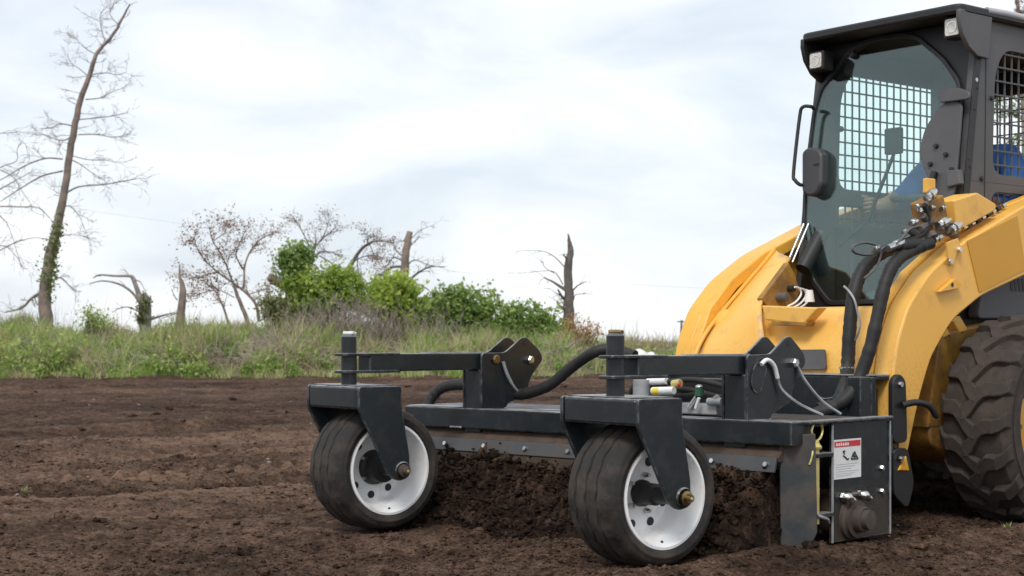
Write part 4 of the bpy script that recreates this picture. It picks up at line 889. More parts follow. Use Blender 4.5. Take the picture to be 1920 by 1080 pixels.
# caster forks and wheels, turned to the direction of travel
def caster(post, near):
    rz = math.radians(CAST - 46.0); loc = (post[0], post[1], 0.0 if near else .012)
    B = .115; AZ = .252
    fk = MB().prism(rounded([(.075, -.18), (.075, .18), (-.114, .18), (-.114, -.18)], .022, 4), lambda a, c, t: (a, c, t), .484, .570).build('caster_fork', M['rake'], rake, 40, .010, loc, rz)
    MB().box(-.10, .165 - .10, -.165, .165, .5705, .5735).build('top_plate', M['rake'], fk, None, .002)
    for s2 in (1, -1):
        pl = [(.074, .565), (.070, .485), (-B + .060, .250), (-B + .045, .225), (-B + .015, .210), (-B - .015, .212), (-B - .034, .235), (-B - .036, .29), (-.113, .45), (-.115, .565)]
        pl = [(.074, .57), (.074, .484), (-.052, .245), (-.075, .222), (-.105, .212), (-.135, .220), (-.150, .245), (-.150, .30), (-.114, .50), (-.114, .57)]
        MB().side(rounded(pl, .012, 3), s2 * .181, s2 * .195).build('fork_leg', M['rake'], fk, 35, .003)
        MB().lathe([(.032, 0), (.034, .006), (.030, .012)], (-B, s2 * .195, AZ), (0, s2, 0), 24).build('axle_boss', M['rake'], fk, 40)
        MB().lathe([(.0001, .036), (.012, .036), (.014, .028), (.014, .018), (.024, .016), (.024, .0)], (-B, s2 * .200, AZ), (0, s2, 0), 12).build('axle_nut', M['brass'] if near else M['rust'], fk, 35)
        MB().lathe([(.0001, .040), (.005, .040), (.006, .035)], (-B, s2 * .200, AZ), (0, s2, 0), 8).build('grease_cap', M['zinc'], fk, 35)
    wl = MB().lathe([(.178, .108), (.175, .115), (.166, .116), (.161, .108), (.158, .080), (.145, .060), (.138, .030), (.134, -.004), (.128, -.012), (.070, -.006), (.0001, -.006)], n=56).lathe([(.128, -.016), (.14, -.06), (.158, -.085), (.165, -.112), (.178, -.108)], n=56)
    wl = wl.build('wheel', M['white'], rake, 40, 0, loc, rz)
    wl.location = Vector(loc) + Matrix.Rotation(rz, 3, 'Z') @ Vector((-B, 0, AZ)); wl.location.z = loc[2] + AZ
    R = .2385; pr = [(.170, -.10), (.185, -.118), (.205, -.119), (.222, -.110), (.231, -.094)]
    for c in (-.056, -.004, .048): pr += [(.2375, c - .007), (.2305, c - .004), (.2305, c + .003), (.2378, c + .006)]
    pr += [(.232, .094), (.223, .109), (.212, .1165), (.206, .1175), (.203, .1215), (.196, .1222), (.192, .119), (.182, .118), (.170, .10)]
    tb_ = MB().lathe(pr, n=120)
    for i, q in enumerate(tb_.v):
        j = i % 120; rr = math.hypot(q[0], q[2])
        if rr > .2275 and abs(q[1]) < .08: tb_.v[i] = (q[0], q[1] + (.0022 if (j // 3) % 2 else -.0022), q[2])
        elif rr > .228 and abs(q[1]) > .08 and (j // 4) % 2: k_ = 1 - .006 / rr; tb_.v[i] = (q[0] * k_, q[1], q[2] * k_)
    tb_.build('tyre', M['tyre'], wl, 50)
    ph = .35 if near else .1
    for k in range(8):
        a = ph + k * math.pi / 4; c = (.106 * math.cos(a), -.0065, .106 * math.sin(a))
        MB().lathe([(.0001, .0), (.0142, .0), (.015, -.004)], c, (0, 1, 0), 14).build('vent_hole', M['cabdark'], wl)
    MB().lathe([(.0001, 0), (.0045, 0), (.005, -.004)], (.155 * math.cos(4.6), .0805, .155 * math.sin(4.6)), (0, 1, 0), 8).build('valve_hole', M['cabdark'], wl)
    hr = .036 if near else .055
    MB().lathe([(hr * 1.25, -.004), (hr * 1.2, .012), (hr, .02), (hr, .07), (.027, .075), (.027, .180)], n=22).lathe([(.027, -.18), (.03, -.01)], n=22).build('hub', M['cabdark'], wl, 40)
    for k in range(5):
        a = .6 + k * math.pi * .4; MB().lathe([(.0001, .022), (.006, .022), (.009, .012), (.0095, 0)], (.062 * math.cos(a), -.004, .062 * math.sin(a)), (0, 1, 0), 6).build('wheel_nut', M['steel'], wl, 30)
    wl.rotation_euler.y = 0
caster(CASTER_POSTS[0], True); caster(CASTER_POSTS[1], False)

# big hoses from the loader's couplings down to the rake, and along it to the far end
def hose(pts3, r, name='hose', m='rubber'): P_ = smoothline(pts3, 10); return MB().tube(P_, [r * random.uniform(.93, 1.06) for _ in P_], 12).build(name, M[m], rake, 60)
def LP(x, y, v, u=None): return RK.loc(LD.w(*LD.tr(x, y, (0, v, 0), (0, 1, 0))) - RK.o)
def LU(x, y, u): return RK.loc(LD.w(*LD.tr(x, y, (u, 0, 0), (1, 0, 0))) - RK.o)
ha = hose([LP(1720, 456, .57), LP(1690, 462, .57), LU(1650, 476, .50), LU(1618, 505, .60), LU(1600, 555, .67), LU(1593, 620, .70), LU(1589, 690, .72), LU(1582, 730, .80), LU(1566, 757, .84), LU(1535, 768, .90)], .027)
hb = hose([LP(1745, 456, .585), LP(1712, 468, .58), LU(1680, 490, .62), LU(1660, 530, .68), LU(1646, 590, .72), LU(1632, 650, .75), LU(1613, 705, .78), LU(1592, 742, .84), LU(1562, 764, .88), LU(1530, 776, .92)], .026)
MB().lathe([(.027, -.005), (.031, -.004), (.031, .004), (.027, .005)], LU(1588.5, 690, .72), (0, 0, 1), 16).build('hose_tie', M['weld'], ha, 40)
MB().tube(smoothline([LU(1583, 537, .66), LU(1592, 546, .70), LU(1602, 562, .71), LU(1608, 585, .71), LU(1612, 605, .71), LU(1610, 622, .71), LU(1603, 638, .70)]), .0048, 6).build('cable', M['weld'], ha, 60)
MB().tube(smoothline([LU(1530, 742, .84), LU(1545, 748, .85), LU(1562, 746, .86)]), .005, 6).build('cable', M['cab'], ha, 60)
def BP(x, y, u): return RK.tr(x, y, (u, 0, 0), (1, 0, 0))
hose([BP(1190, 668, .05), BP(1150, 655, .06), BP(1115, 660, .10), BP(1075, 686, .10), BP(1030, 722, .12), BP(985, 738, .14), BP(950, 738, .15), BP(905, 728, .16), BP(865, 721, .18), BP(832, 726, .20), BP(812, 742, .22), BP(800, 765, .24)], .024)

# ------------------------------------------------------------------ grassy bank and what grows on it
def px2x(px, D): return (px - 960) * D / FPX
def bank_h(x, y):
    e = berm_edge(x); t = y - e
    top = .70 - .10 * sstep(-4, 0, x) - .22 * sstep(.5, 3.0, x) + .10 * fbm(x * .5, y * .25, 3, 81)
    rise = sstep(-.3, 3.4, t) * .55 + sstep(-.1, .9, t) * .45
    bumps = .19 * fbm(x * 1.1, y * 1.1, 3, 82) * sstep(0, 1, t)
    h = top * rise + bumps - .06 * sstep(.15, -.2, t)
    return np.where(y > 46, .30, h * sstep(60, 44, y) + .30 * sstep(44, 60, y))
by = np.concatenate([np.linspace(29, 41, 110), np.array([43, 46, 52, 60, 80, 120, 250, 600, 2500])]); bx = np.concatenate([[-1500, -300, -90, -50, -35, -25], np.linspace(-18, 18, 330), [25, 35, 50, 90, 300, 1500]])
BX, BY = np.meshgrid(bx, by, indexing='xy'); BZ = bank_h(BX, BY); n_, m_ = BX.shape; I = np.arange(n_ * m_).reshape(n_, m_)
bank = array_mesh('grass_bank', np.stack([BX, BY, BZ], -1).reshape(-1, 3), np.stack([I[:-1, :-1], I[:-1, 1:], I[1:, 1:], I[1:, :-1]], -1).reshape(-1, 4), M['berm'], smooth=True)
tag(bank, 'low earth bank along the far edge of the field', 'bank', kind='structure')

def blades(name, X, Y, Z0, Hh, Wd, lean, tint, m, label, cat):
    n = len(X); a = RNG.uniform(0, np.pi, n); dx, dy = np.cos(a) * Wd / 2, np.sin(a) * Wd / 2 * .5
    la = RNG.uniform(0, 2 * np.pi, n); lx, ly = np.cos(la) * lean * Hh, np.sin(la) * lean * Hh
    V = np.empty((n, 5, 3)); 
    V[:, 0] = np.stack([X - dx, Y - dy, Z0 - .03], -1); V[:, 1] = np.stack([X + dx, Y + dy, Z0 - .03], -1)
    V[:, 2] = np.stack([X + dx * .7 + lx * .35, Y + dy * .7 + ly * .35, Z0 + Hh * .6], -1); V[:, 3] = np.stack([X - dx * .7 + lx * .35, Y - dy * .7 + ly * .35, Z0 + Hh * .6], -1)
    V[:, 4] = np.stack([X + lx, Y + ly, Z0 + Hh], -1)
    b = (np.arange(n) * 5)[:, None]
    F = np.concatenate([b + np.array([[0, 1, 2]]), b + np.array([[0, 2, 3]]), b + np.array([[3, 2, 4]])])
    o = array_mesh(name, V.reshape(-1, 3), F, m, tint=np.repeat(np.clip(tint, 0, 1), 5)); return tag(o, label, cat, kind='stuff')
n = 80000; X = RNG.uniform(-15, 13, n); e = berm_edge(X); Y = e - .35 + RNG.uniform(0, 1, n) ** 1.2 * 7.3; Z = bank_h(X, Y)
pat = fbm(X * .7, Y * .9, 3, 91); tuft = vnoise(X * 2.2, Y * 2.2, 92)
Hh = (.16 + .16 * RNG.uniform(0, 1, n) + .14 * np.clip(tuft, 0, 1) + .10 * np.clip(pat, -.5, 1)) * (.55 + .45 * sstep(0, 1.5, Y - e)); bare = fbm(X * .9 + 7, Y * 1.1, 3, 95); keep = tuft + .5 * pat + RNG.normal(0, .3, n) > -.12 + 1.2 * np.clip(bare - .0, 0, 1)
blades('meadow_grass', X[keep], Y[keep], Z[keep], Hh[keep], RNG.uniform(.012, .026, keep.sum()), .55, (.40 + .75 * pat + .25 * tuft + RNG.normal(0, .17, n) - .12 * (X < -8))[keep], M['grass'], 'mixed green and straw grass covering the bank', 'grass')
n = 26000; X = RNG.uniform(-15, 13, n); Y = berm_edge(X) - .5 + RNG.uniform(0, 1, n) * 2.2; ok_ = vnoise(X * 2.6, Y * 2.6, 97) + RNG.normal(0, .25, n) > .25 - .6 * (Y - berm_edge(X)); X, Y = X[ok_], Y[ok_]
blades('verge_grass', X, Y, np.maximum(bank_h(X, Y), .03), RNG.uniform(.06, .22, len(X)), RNG.uniform(.012, .024, len(X)), .8, .38 + .5 * fbm(X * 1.2, Y * 1.2, 3, 98) + RNG.normal(0, .15, len(X)), M['grass'], 'short ragged grass along the foot of the bank', 'grass')
tx = RNG.uniform(-14, 9, 240); ty = berm_edge(tx) + RNG.uniform(.8, 4.2, 240); tsz = RNG.uniform(.10, .28, 240); tn_ = RNG.uniform(0, 1, 240)
k = RNG.integers(0, 240, 15000); X = tx[k] + RNG.normal(0, 1, 15000) * tsz[k]; Y = ty[k] + RNG.normal(0, 1, 15000) * tsz[k]
blades('tall_grass_tufts', X, Y, bank_h(X, Y), RNG.uniform(.25, .55, 15000) * (.5 + tsz[k] * 3), RNG.uniform(.012, .024, 15000), .5, tn_[k] + RNG.normal(0, .15, 15000), M['grass'], 'taller grass tufts rising above the bank', 'grass')
n = 2600; X = RNG.uniform(-14, 12, n); Y = berm_edge(X) + RNG.uniform(1.5, 8, n)
dens = np.where(X < -8.5, .55, np.where((X > 1.3) & (X < 4.6), .7, .16)); keep = RNG.uniform(0, 1, n) < dens
blades('dry_stalks', X[keep], Y[keep], bank_h(X, Y)[keep], RNG.uniform(.25, 1.0, keep.sum()) * RNG.uniform(.6, 1.25, keep.sum()), np.full(keep.sum(), .010), .22, RNG.uniform(.75, 1, keep.sum()), M['brush'], 'tall thin dry stalks standing out of the bank grass', 'dry stalks')

def leaf_arrays(C, size, tint, flat=.5):
    n = len(C); a = RNG.standard_normal((n, 3)); a /= np.linalg.norm(a, axis=1, keepdims=True); b = RNG.standard_normal((n, 3)); b[:, 2] *= flat
    b -= (b * a).sum(1, keepdims=True) * a; b /= np.linalg.norm(b, axis=1, keepdims=True); s = (size * RNG.uniform(.6, 1.4, n))[:, None]
    V = np.stack([C - a * s, C + b * s * .55, C + a * s, C - b * s * .55], 1).reshape(-1, 3)
    return V, (np.arange(n) * 4)[:, None] + np.array([[0, 1, 2, 3]]), np.repeat(np.clip(tint, 0, 1), 4)
# leafy weeds on the face of the bank
cl = []
for k in range(520):
    x = RNG.uniform(-13.5, 11); g = RNG.uniform(0, 1) ** 1.2; y = float(berm_edge(np.array(x))) + .1 + 4.2 * g; cl.append((x, y, RNG.uniform(.06, .24), RNG.uniform(.10, .38), RNG.uniform(0, 1.25)))
for x, r, hgt in ((-9.9, .5, .75), (-9.4, .45, .6), (-10.6, .4, .45), (-7.2, .3, .3), (-6.6, .35, .35), (-4.9, .3, .35), (-4.2, .4, .3), (-8.9, .35, .8)): cl.append((x, float(berm_edge(np.array(x))) + RNG.uniform(.3, .8), r, hgt, .75))
CC = []; TT = []
for x, y, r, h_, t in cl:
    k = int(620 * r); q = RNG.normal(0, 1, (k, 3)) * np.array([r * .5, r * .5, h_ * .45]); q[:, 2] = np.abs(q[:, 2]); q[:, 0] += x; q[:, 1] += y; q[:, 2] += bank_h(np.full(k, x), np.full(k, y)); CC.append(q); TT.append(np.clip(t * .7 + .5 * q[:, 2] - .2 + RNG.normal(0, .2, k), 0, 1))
V, F, T = leaf_arrays(np.concatenate(CC), .044, np.concatenate(TT)); tag(array_mesh('bank_weeds', V, F, M['weed'], tint=T), 'low leafy green weeds on the face of the bank', 'weeds', kind='stuff')
C = RNG.normal(0, 1, (700, 3)) * np.array([.25, .2, .22]) + np.array([-10.85, float(berm_edge(np.array(-10.85))) + .25, .45]); V, F, T = leaf_arrays(C, .035, RNG.uniform(0, 1, 700))
tag(array_mesh('russet_weeds', V, F, M['leaf_orange'], tint=T), 'russet dying weeds at the left end of the bank', 'weeds', kind='stuff')
# dead sticks and roots
b = MB()
for k in range(4600):
    x = random.uniform(-11, 6) if k % 4 else random.gauss(-5.0, .8); y = float(berm_edge(np.array(x))) + random.uniform(.4, 3.2); z = float(bank_h(np.array(x), np.array(y))); p = Vector((x, y, z + random.uniform(-.03, .12))); d = Vector((random.uniform(-1, 1), random.uniform(-.4, .4), random.uniform(-.2, .8))).normalized(); L_ = random.uniform(.15, .6)
    b.tube([p, p + d * L_ * .5 + Vector((0, 0, .02)), p + d * L_ + Vector((random.uniform(-.08, .08), 0, -.05))], [.009, .007, .003], 3, 0, False)
brush = b.build('dead_brush', mat('bleached_sticks', (.42, .36, .30), (.22, .17, .14), 3, .9)); tag(brush, 'bleached dead sticks and roots tangled on the bank', 'brushwood', kind='stuff')

def twig(b, p, d, L_, r, lvl, droop=0.0, nk=3, spread=.8, sink=None):
    p = Vector(p); d = Vector(d).normalized(); pts = [p.copy()]; n = 4; dirs = []
    for i in range(n):
        d = (d + Vector((random.gauss(0, .16), random.gauss(0, .16), random.gauss(0, .13) - droop))).normalized(); p = p + d * (L_ / n); pts.append(p.copy()); dirs.append(d.copy())
    b.tube(pts, [r * (1 - .72 * i / n) for i in range(n + 1)], 4 if r > .02 else 3, 0, False)
    if sink is not None and lvl == 0: sink.extend(pts[2:])
    if lvl > 0:
        for k in range(nk):
            i = random.randint(1, n); q = pts[i]; c = (dirs[i - 1] + Vector((random.gauss(0, 1), random.gauss(0, 1), random.gauss(0, .8))).normalized() * spread).normalized()
            twig(b, q, c, L_ * random.uniform(.4, .7), max(r * .55, .0035), lvl - 1, droop, nk, spread, sink)

def limb_px(pts, D, wpx, depth=0.0):
    n = len(pts); return [W(x, y, D + depth * i / max(n - 1, 1)) for i, (x, y) in enumerate(pts)], [max(.5 * wp * D / FPX, .004) for wp in wpx]
def tree(name, label, cat, D, trunk, tw, branches, m, group=None, twigs=(0, 0), nk=3, tl=.5, droop=0.0, rust=None, tm='twig', spread=.8, trunk_twigs=0):
    """trunk and branches as outlines in the photograph, grown in depth around distance D"""
    base = W(*trunk[0], D); base.z = float(bank_h(np.array(base.x), np.array(base.y))) - .05
    root = tag(empty(name, base), label, cat, group); off = -base
    P, R = limb_px(trunk, D, tw); P = smoothline(P, 4); R = list(np.interp(np.linspace(0, 1, len(P)), np.linspace(0, 1, len(R)), R))
    P.insert(0, Vector((P[0].x, P[0].y, base.z - .1))); R.insert(0, R[0] * 1.15)
    P = [p + off + Vector((random.gauss(0, .008), 0, 0)) for p in P]
    MB().tube(P, R, 9).build('trunk', M[m], root, 60); ends = []
    for br in branches:
        pts, w0, w1 = br[:3]; dd = random.uniform(-1.2, 1.2) if len(br) < 4 else br[3]
        bw = .72 if w0 < 6 else .9; Q, r_ = limb_px(pts, D, np.linspace(w0 * bw, w1 * bw * .7, len(pts)), dd); Q = [q + Vector((random.gauss(0, .02), 0, random.gauss(0, .02))) for q in Q]; Q = [q + off for q in smoothline(Q, 4)]; r_ = list(np.interp(np.linspace(0, 1, len(Q)), np.linspace(0, 1, len(r_)), r_))
        b = MB(); b.tube(Q, r_, 6, 0, False)
        for k in range(twigs[0]):
            i = random.randint(len(Q) // 4, len(Q) - 1); d = (Q[i] - Q[max(i - 1, 0)]).normalized() + Vector((random.gauss(0, 1), random.gauss(0, 1), random.gauss(.05, .8))).normalized() * spread
            twig(b, Q[i], d, tl * random.uniform(.5, 1.2), max(r_[i] * .5, .0045), twigs[1], droop, nk, spread, ends)
        b.build('branch', M[tm], root)
    if trunk_twigs:
        for k in range(trunk_twigs):
            b = MB()
            i = random.randint(len(P) // 3, len(P) - 1); d = Vector((random.choice((-1, 1)) * random.uniform(.5, 1), random.gauss(0, .6), random.uniform(-.1, .6)))
            twig(b, P[i], d, tl * random.uniform(.5, 1.3), .010, twigs[1], droop, nk, spread, ends)
            b.build('twig', M[tm], root)
    if rust and ends:
        mname, size, per, sig = rust; E_ = np.array([tuple(e) for e in ends]); C = np.repeat(E_, per, 0) + RNG.normal(0, sig, (len(E_) * per, 3))
        V, F, T = leaf_arrays(C, size, RNG.uniform(0, 1, len(C))); array_mesh('foliage', V, F, M[mname], root, tint=T)
    return root
def ivy(root, pts, D, wpx, nl, mname='leaf_dark', size=.05):
    P = [W(x, y, D) - root.location for x, y in pts]; C = []
    for k in range(nl):
        t = random.uniform(0, len(P) - 1.001); i = int(t); c = P[i].lerp(P[i + 1], t - i); s_ = .5 * np.interp(t, range(len(wpx)), wpx) * D / FPX; C.append(c + Vector((random.gauss(0, s_ * .7), random.gauss(-.3 * s_, s_ * .7), random.gauss(0, .06))))
    V, F, T = leaf_arrays(np.array([tuple(c) for c in C]), size, RNG.uniform(0, 1, len(C))); array_mesh('ivy', V, F, M[mname], root, tint=T)

# tall dead tree
D = 37.0
t1 = tree('dead_tree', 'tall leaning dead tree with ivy on its lower trunk', 'tree', D,
     [(86, 600), (83, 560), (90, 500), (108, 420), (122, 350), (134, 270), (143, 220), (150, 190), (172, 130), (182, 98), (204, 75), (224, 45), (243, 8)], [26, 23, 21, 17, 14, 13, 12, 11, 9, 7, 6, 5, 3],
     [([(126, 362), (150, 350), (190, 345), (225, 342), (258, 334)], 5, 3), ([(116, 298), (85, 300), (45, 312), (5, 336), (-30, 352)], 5, 2.5), ([(118, 322), (80, 330), (40, 350), (0, 376)], 5, 3),
      ([(140, 252), (120, 262), (95, 258), (72, 248)], 4, 2), ([(142, 236), (115, 235), (95, 240), (78, 238)], 4, 2), ([(146, 253), (180, 252), (215, 258), (248, 250)], 3.5, 2),
      ([(147, 225), (180, 222), (215, 218), (232, 212)], 3.5, 2), ([(160, 188), (185, 182), (205, 176), (230, 165)], 3.5, 2), ([(168, 140), (200, 137), (222, 140), (240, 135)], 3, 2), ([(168, 148), (150, 130), (135, 120), (125, 100)], 3, 1.6),
      ([(180, 105), (160, 90), (140, 70), (128, 62)], 3, 1.6), ([(200, 78), (190, 55), (185, 30), (200, 12)], 3, 1.6), ([(222, 45), (205, 25), (215, 5), (235, -4)], 2.5, 1.5), ([(136, 295), (165, 300), (200, 300), (228, 305)], 3, 1.6),
      ([(80, 545), (60, 560), (40, 580), (8, 586)], 7, 4), ([(92, 530), (112, 522), (130, 535), (142, 548)], 4, 2), ([(130, 300), (150, 308), (175, 325), (198, 338)], 3, 1.6), ([(110, 390), (130, 385), (150, 410), (168, 452)], 3, 1.4, .5), ([(108, 442), (140, 442), (165, 442)], 2.5, 1.5)],
     'barkred', 'dead trees on the bank', (10, 2), 3, .40, -.01, trunk_twigs=30)
ivy(t1, [(88, 570), (92, 500), (104, 440), (114, 396)], D, [16, 22, 15, 8], 800, 'leaf_dark', .045)
ivy(t1, [(98, 540), (104, 470), (116, 420)], D - .1, [16, 10, 14], 260, 'leaf_olive', .045)
# arching tree entering from the left edge
tree('bare_arching_tree', 'bare grey tree with long arching limbs at the left edge', 'tree', 35.0, [(-70, 600), (-66, 500), (-60, 400), (-55, 330)], [22, 19, 14, 10],
     [([(-58, 340), (-20, 318), (20, 330), (42, 358), (55, 378)], 4, 2), ([(-60, 420), (-20, 388), (40, 384), (72, 390), (94, 412)], 5, 2.5), ([(-62, 480), (-10, 470), (25, 455), (60, 447), (92, 450)], 4, 2), ([(-60, 400), (-25, 395), (0, 405), (20, 430), (40, 500)], 4, 2),
      ([(-55, 330), (-30, 270), (0, 250), (28, 250)], 4, 1.8), ([(-57, 350), (0, 310), (28, 300), (30, 278), (45, 268), (55, 300)], 3, 1.5), ([(-62, 500), (-20, 470), (10, 462), (30, 480), (45, 505)], 4, 1.8), ([(-58, 380), (-10, 360), (25, 340), (60, 322)], 4, 2)],
     'bark', 'dead trees on the bank', (9, 2), 2, .40, .08)
# broken tree with a bent-over limb
t3 = tree('broken_tree', 'short broken trunk with pale limb bent over to the left', 'tree', 34.5, [(272, 625), (272, 600), (272, 580), (270, 560), (276, 553)], [22, 24, 25, 22, 14],
     [([(268, 568), (258, 545), (248, 522), (240, 518), (215, 516), (190, 515), (177, 520)], 12, 3, .3), ([(262, 570), (245, 548), (225, 533), (195, 528), (168, 530)], 7, 3, -.3), ([(250, 525), (262, 530), (275, 550)], 4, 2), ([(264, 585), (240, 576), (222, 580), (212, 586)], 5, 2), ([(266, 605), (255, 598), (250, 593)], 4, 2), ([(285, 598), (305, 592), (328, 584)], 6, 3), ([(246, 520), (238, 508), (225, 505)], 3, 1.4)],
     'bark', 'dead trees on the bank', (2, 0), 2, .3, tm='bark')
ivy(t3, [(266, 605), (268, 580), (275, 557)], 34.4, [14, 20, 16], 380, 'leaf_olive', .045)
tree('splintered_snag', 'thin splintered trunk stump beside the bent broken tree', 'tree', 34.6, [(338, 622), (338, 600), (340, 570), (343, 545), (338, 520), (336, 495)], [18, 17, 15, 13, 6, 2], [([(334, 562), (328, 552), (323, 544)], 4, 2), ([(336, 585), (320, 592), (304, 598)], 4, 2)], 'barkred', 'dead trees on the bank', (1, 0), 2, .2)
# russet multi-stemmed tree
tree('russet_tree', 'thin multi-stemmed tree with withered russet leaves', 'tree', 36.0, [(468, 620), (458, 585), (445, 555), (438, 535)], [9, 8, 7, 6],
     [([(485, 600), (478, 570), (465, 552), (440, 535), (410, 510), (385, 490)], 8, 4), ([(440, 537), (455, 540), (462, 500), (468, 470), (490, 448), (515, 440)], 6, 3), ([(438, 535), (425, 505), (412, 480), (400, 450), (390, 425)], 5, 2.5), ([(432, 612), (420, 575), (400, 545), (385, 525)], 6, 3), ([(455, 505), (445, 480), (455, 450), (460, 430)], 4, 2), ([(385, 490), (372, 470), (365, 445), (375, 425)], 3, 2), ([(410, 510), (392, 512), (370, 520), (358, 515)], 3, 2), ([(440, 560), (410, 545), (380, 550), (362, 555)], 3, 2), ([(465, 552), (490, 545), (505, 540), (515, 520)], 3, 2), ([(400, 450), (420, 440), (425, 425)], 3, 1.5)],
     'barkred', 'withered trees on the bank', (13, 1), 4, .42, 0, rust=('leaf_rust', .027, 2, .06), tm='barkred')
# withered trees behind the green shrubs
tree('withered_tree', 'dead forked tree with russet leaves above the leftmost green shrub', 'tree', 38.0, [(600, 600), (590, 560), (575, 520), (570, 490)], [12, 11, 9, 7],
     [([(570, 495), (582, 470), (600, 450), (620, 435), (638, 432)], 5, 2.5), ([(580, 460), (565, 435), (555, 415), (548, 402)], 4, 2), ([(598, 450), (608, 430), (615, 412)], 3, 1.5), ([(600, 480), (622, 490), (640, 510), (645, 520)], 3.5, 2), ([(575, 500), (600, 475), (615, 470), (630, 475)], 4, 2), ([(570, 500), (590, 480), (592, 450), (588, 430)], 3, 1.6)],
     'barkdark', 'withered trees on the bank', (11, 1), 4, .38, 0, rust=('leaf_rust', .024, 1, .05), tm='barkdark')
tree('leaning_tree', 'leaning dead tree with drooping russet twigs beside the snapped trunk', 'tree', 38.5, [(620, 600), (635, 555), (645, 515), (662, 490), (680, 465), (700, 452)], [10, 9, 8, 7, 6, 4],
     [([(680, 465), (700, 455), (720, 452), (740, 455)], 4, 2), ([(662, 490), (682, 480), (705, 478), (720, 485)], 3.5, 2), ([(670, 478), (668, 500), (675, 525)], 3, 2), ([(690, 458), (690, 445), (688, 440)], 3, 1.5), ([(690, 460), (700, 475), (715, 498), (722, 500)], 3, 1.5)],
     'barkdark', 'withered trees on the bank', (12, 1), 4, .36, .10, rust=('leaf_rust', .024, 2, .06), tm='barkdark')
tree('snapped_trunk', 'thick snapped trunk with dark side branches behind bright green shrub', 'tree', 38.0, [(752, 600), (754, 560), (757, 520), (760, 485), (764, 455), (768, 434)], [20, 19, 17, 15, 14, 11],
     [([(757, 500), (735, 500), (710, 518), (690, 535)], 7, 5), ([(770, 445), (790, 432), (814, 420)], 2.5, 1.2), ([(765, 528), (785, 512), (808, 503), (838, 500)], 6, 2), ([(760, 505), (780, 492), (800, 494), (830, 500)], 4, 2), ([(758, 480), (745, 470), (738, 455), (742, 445)], 3.5, 1.5), ([(757, 490), (740, 480), (730, 490), (722, 505)], 4, 2), ([(765, 530), (790, 532), (808, 545)], 4, 1.8), ([(760, 470), (778, 450), (792, 445)], 2.5, 1.2)],
     'barkred', 'dead trees on the bank', (8, 1), 3, .33, .06, tm='barkdark')
MB().tube([W(505, 519, 36.8), W(518, 527, 36.9), W(535, 536, 37), W(600, 575, 37.3)], [.10, .12, .12, .10], 10).build('fallen_log', M['barkred'], None, 60); tag(bpy.data.objects['fallen_log'], 'sawn end of a fallen log sticking out of the shrub', 'log')
tree('splintered_tree', 'dark grey splintered trunk with spiky branches at the right of the shrubs', 'tree', 36.5, [(1066, 610), (1066, 580), (1066, 540), (1066, 500), (1070, 470), (1068, 455), (1065, 438)], [23, 21, 17, 16, 12, 8, 2],
     [([(1062, 545), (1050, 538), (1035, 530), (1020, 518)], 9, 3, .3), ([(1060, 560), (1050, 555), (1045, 545)], 8, 5, -.2), ([(1060, 585), (1050, 572), (1045, 565)], 8, 3, .2), ([(1058, 530), (1045, 515), (1030, 510), (980, 512)], 3.5, 1.2, .5), ([(1056, 498), (1040, 482), (1015, 472), (980, 468)], 3, 1.2, -.5), ([(1072, 545), (1085, 535), (1100, 530)], 5, 2.5), ([(1074, 560), (1082, 552), (1108, 550)], 3.5, 1.2), ([(1060, 484), (1056, 480), (1055, 478)], 5, 3), ([(1040, 512), (1025, 500), (1018, 490)], 2.5, 1.2)],
     'barkdark', 'dead trees on the bank', (3, 1), 2, .28, .04, tm='barkdark')

# green shrubs
def shrub(name, label, D, blobs, m, leaf=.055, per=70, base=None, group='green shrubs on the bank', nstem=8, cat='shrub', tb=0.0):
    cx = sum(b[0] for b in blobs) / len(blobs); b0 = W(base or cx, 640, D); b0.z = float(bank_h(np.array(b0.x), np.array(b0.y))) - .03
    root = tag(empty(name, b0), label, cat, group); CC = []; TT = []; st = MB()
    for (x, y, rx, ry) in blobs:
        c = np.array(W(x, y, D)); k = D / FPX; R = np.array([rx * k, .75 * rx * k + .15, ry * k]); vol = rx * ry * k * k
        ncl = int(20 + 85 * vol); d = RNG.standard_normal((ncl, 3)); d /= np.linalg.norm(d, axis=1, keepdims=True); rad = RNG.uniform(.35, 1.05, (ncl, 1)) ** .6
        cc = c + d * rad * R * (1 + .12 * RNG.standard_normal((ncl, 1)))
        for q in cc:
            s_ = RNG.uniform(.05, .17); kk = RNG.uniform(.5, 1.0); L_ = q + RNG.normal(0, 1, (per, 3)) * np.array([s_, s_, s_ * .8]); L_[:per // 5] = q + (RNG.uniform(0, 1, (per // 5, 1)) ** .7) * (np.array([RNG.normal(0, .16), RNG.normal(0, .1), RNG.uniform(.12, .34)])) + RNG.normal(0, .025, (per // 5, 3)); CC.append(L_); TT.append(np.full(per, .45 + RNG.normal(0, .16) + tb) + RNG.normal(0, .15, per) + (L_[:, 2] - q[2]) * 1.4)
        for j in range(nstem):
            q = Vector(cc[RNG.integers(0, ncl)]); p = Vector((b0.x + (q.x - b0.x) * .35, D, b0.z)); st.tube(smoothline([p - b0, p.lerp(q, .5) - b0 + Vector((random.gauss(0, .08), 0, 0)), q - b0], 3), [.018, .017, .016, .013, .011, .009, .006], 4, 0, False)
    V, F, T = leaf_arrays(np.concatenate(CC) - np.array(b0), leaf, np.concatenate(TT)); array_mesh('crown', V, F, M[m], root, tint=T); st.build('stems', M['barkdark'], root); return root
shrub('ivy_covered_stump', 'ivy clump climbing a stump above the shrubs', 35.6, [(555, 480, 20, 22), (562, 505, 22, 18), (545, 495, 16, 22)], 'leaf_dark', .05, 44, group=None)
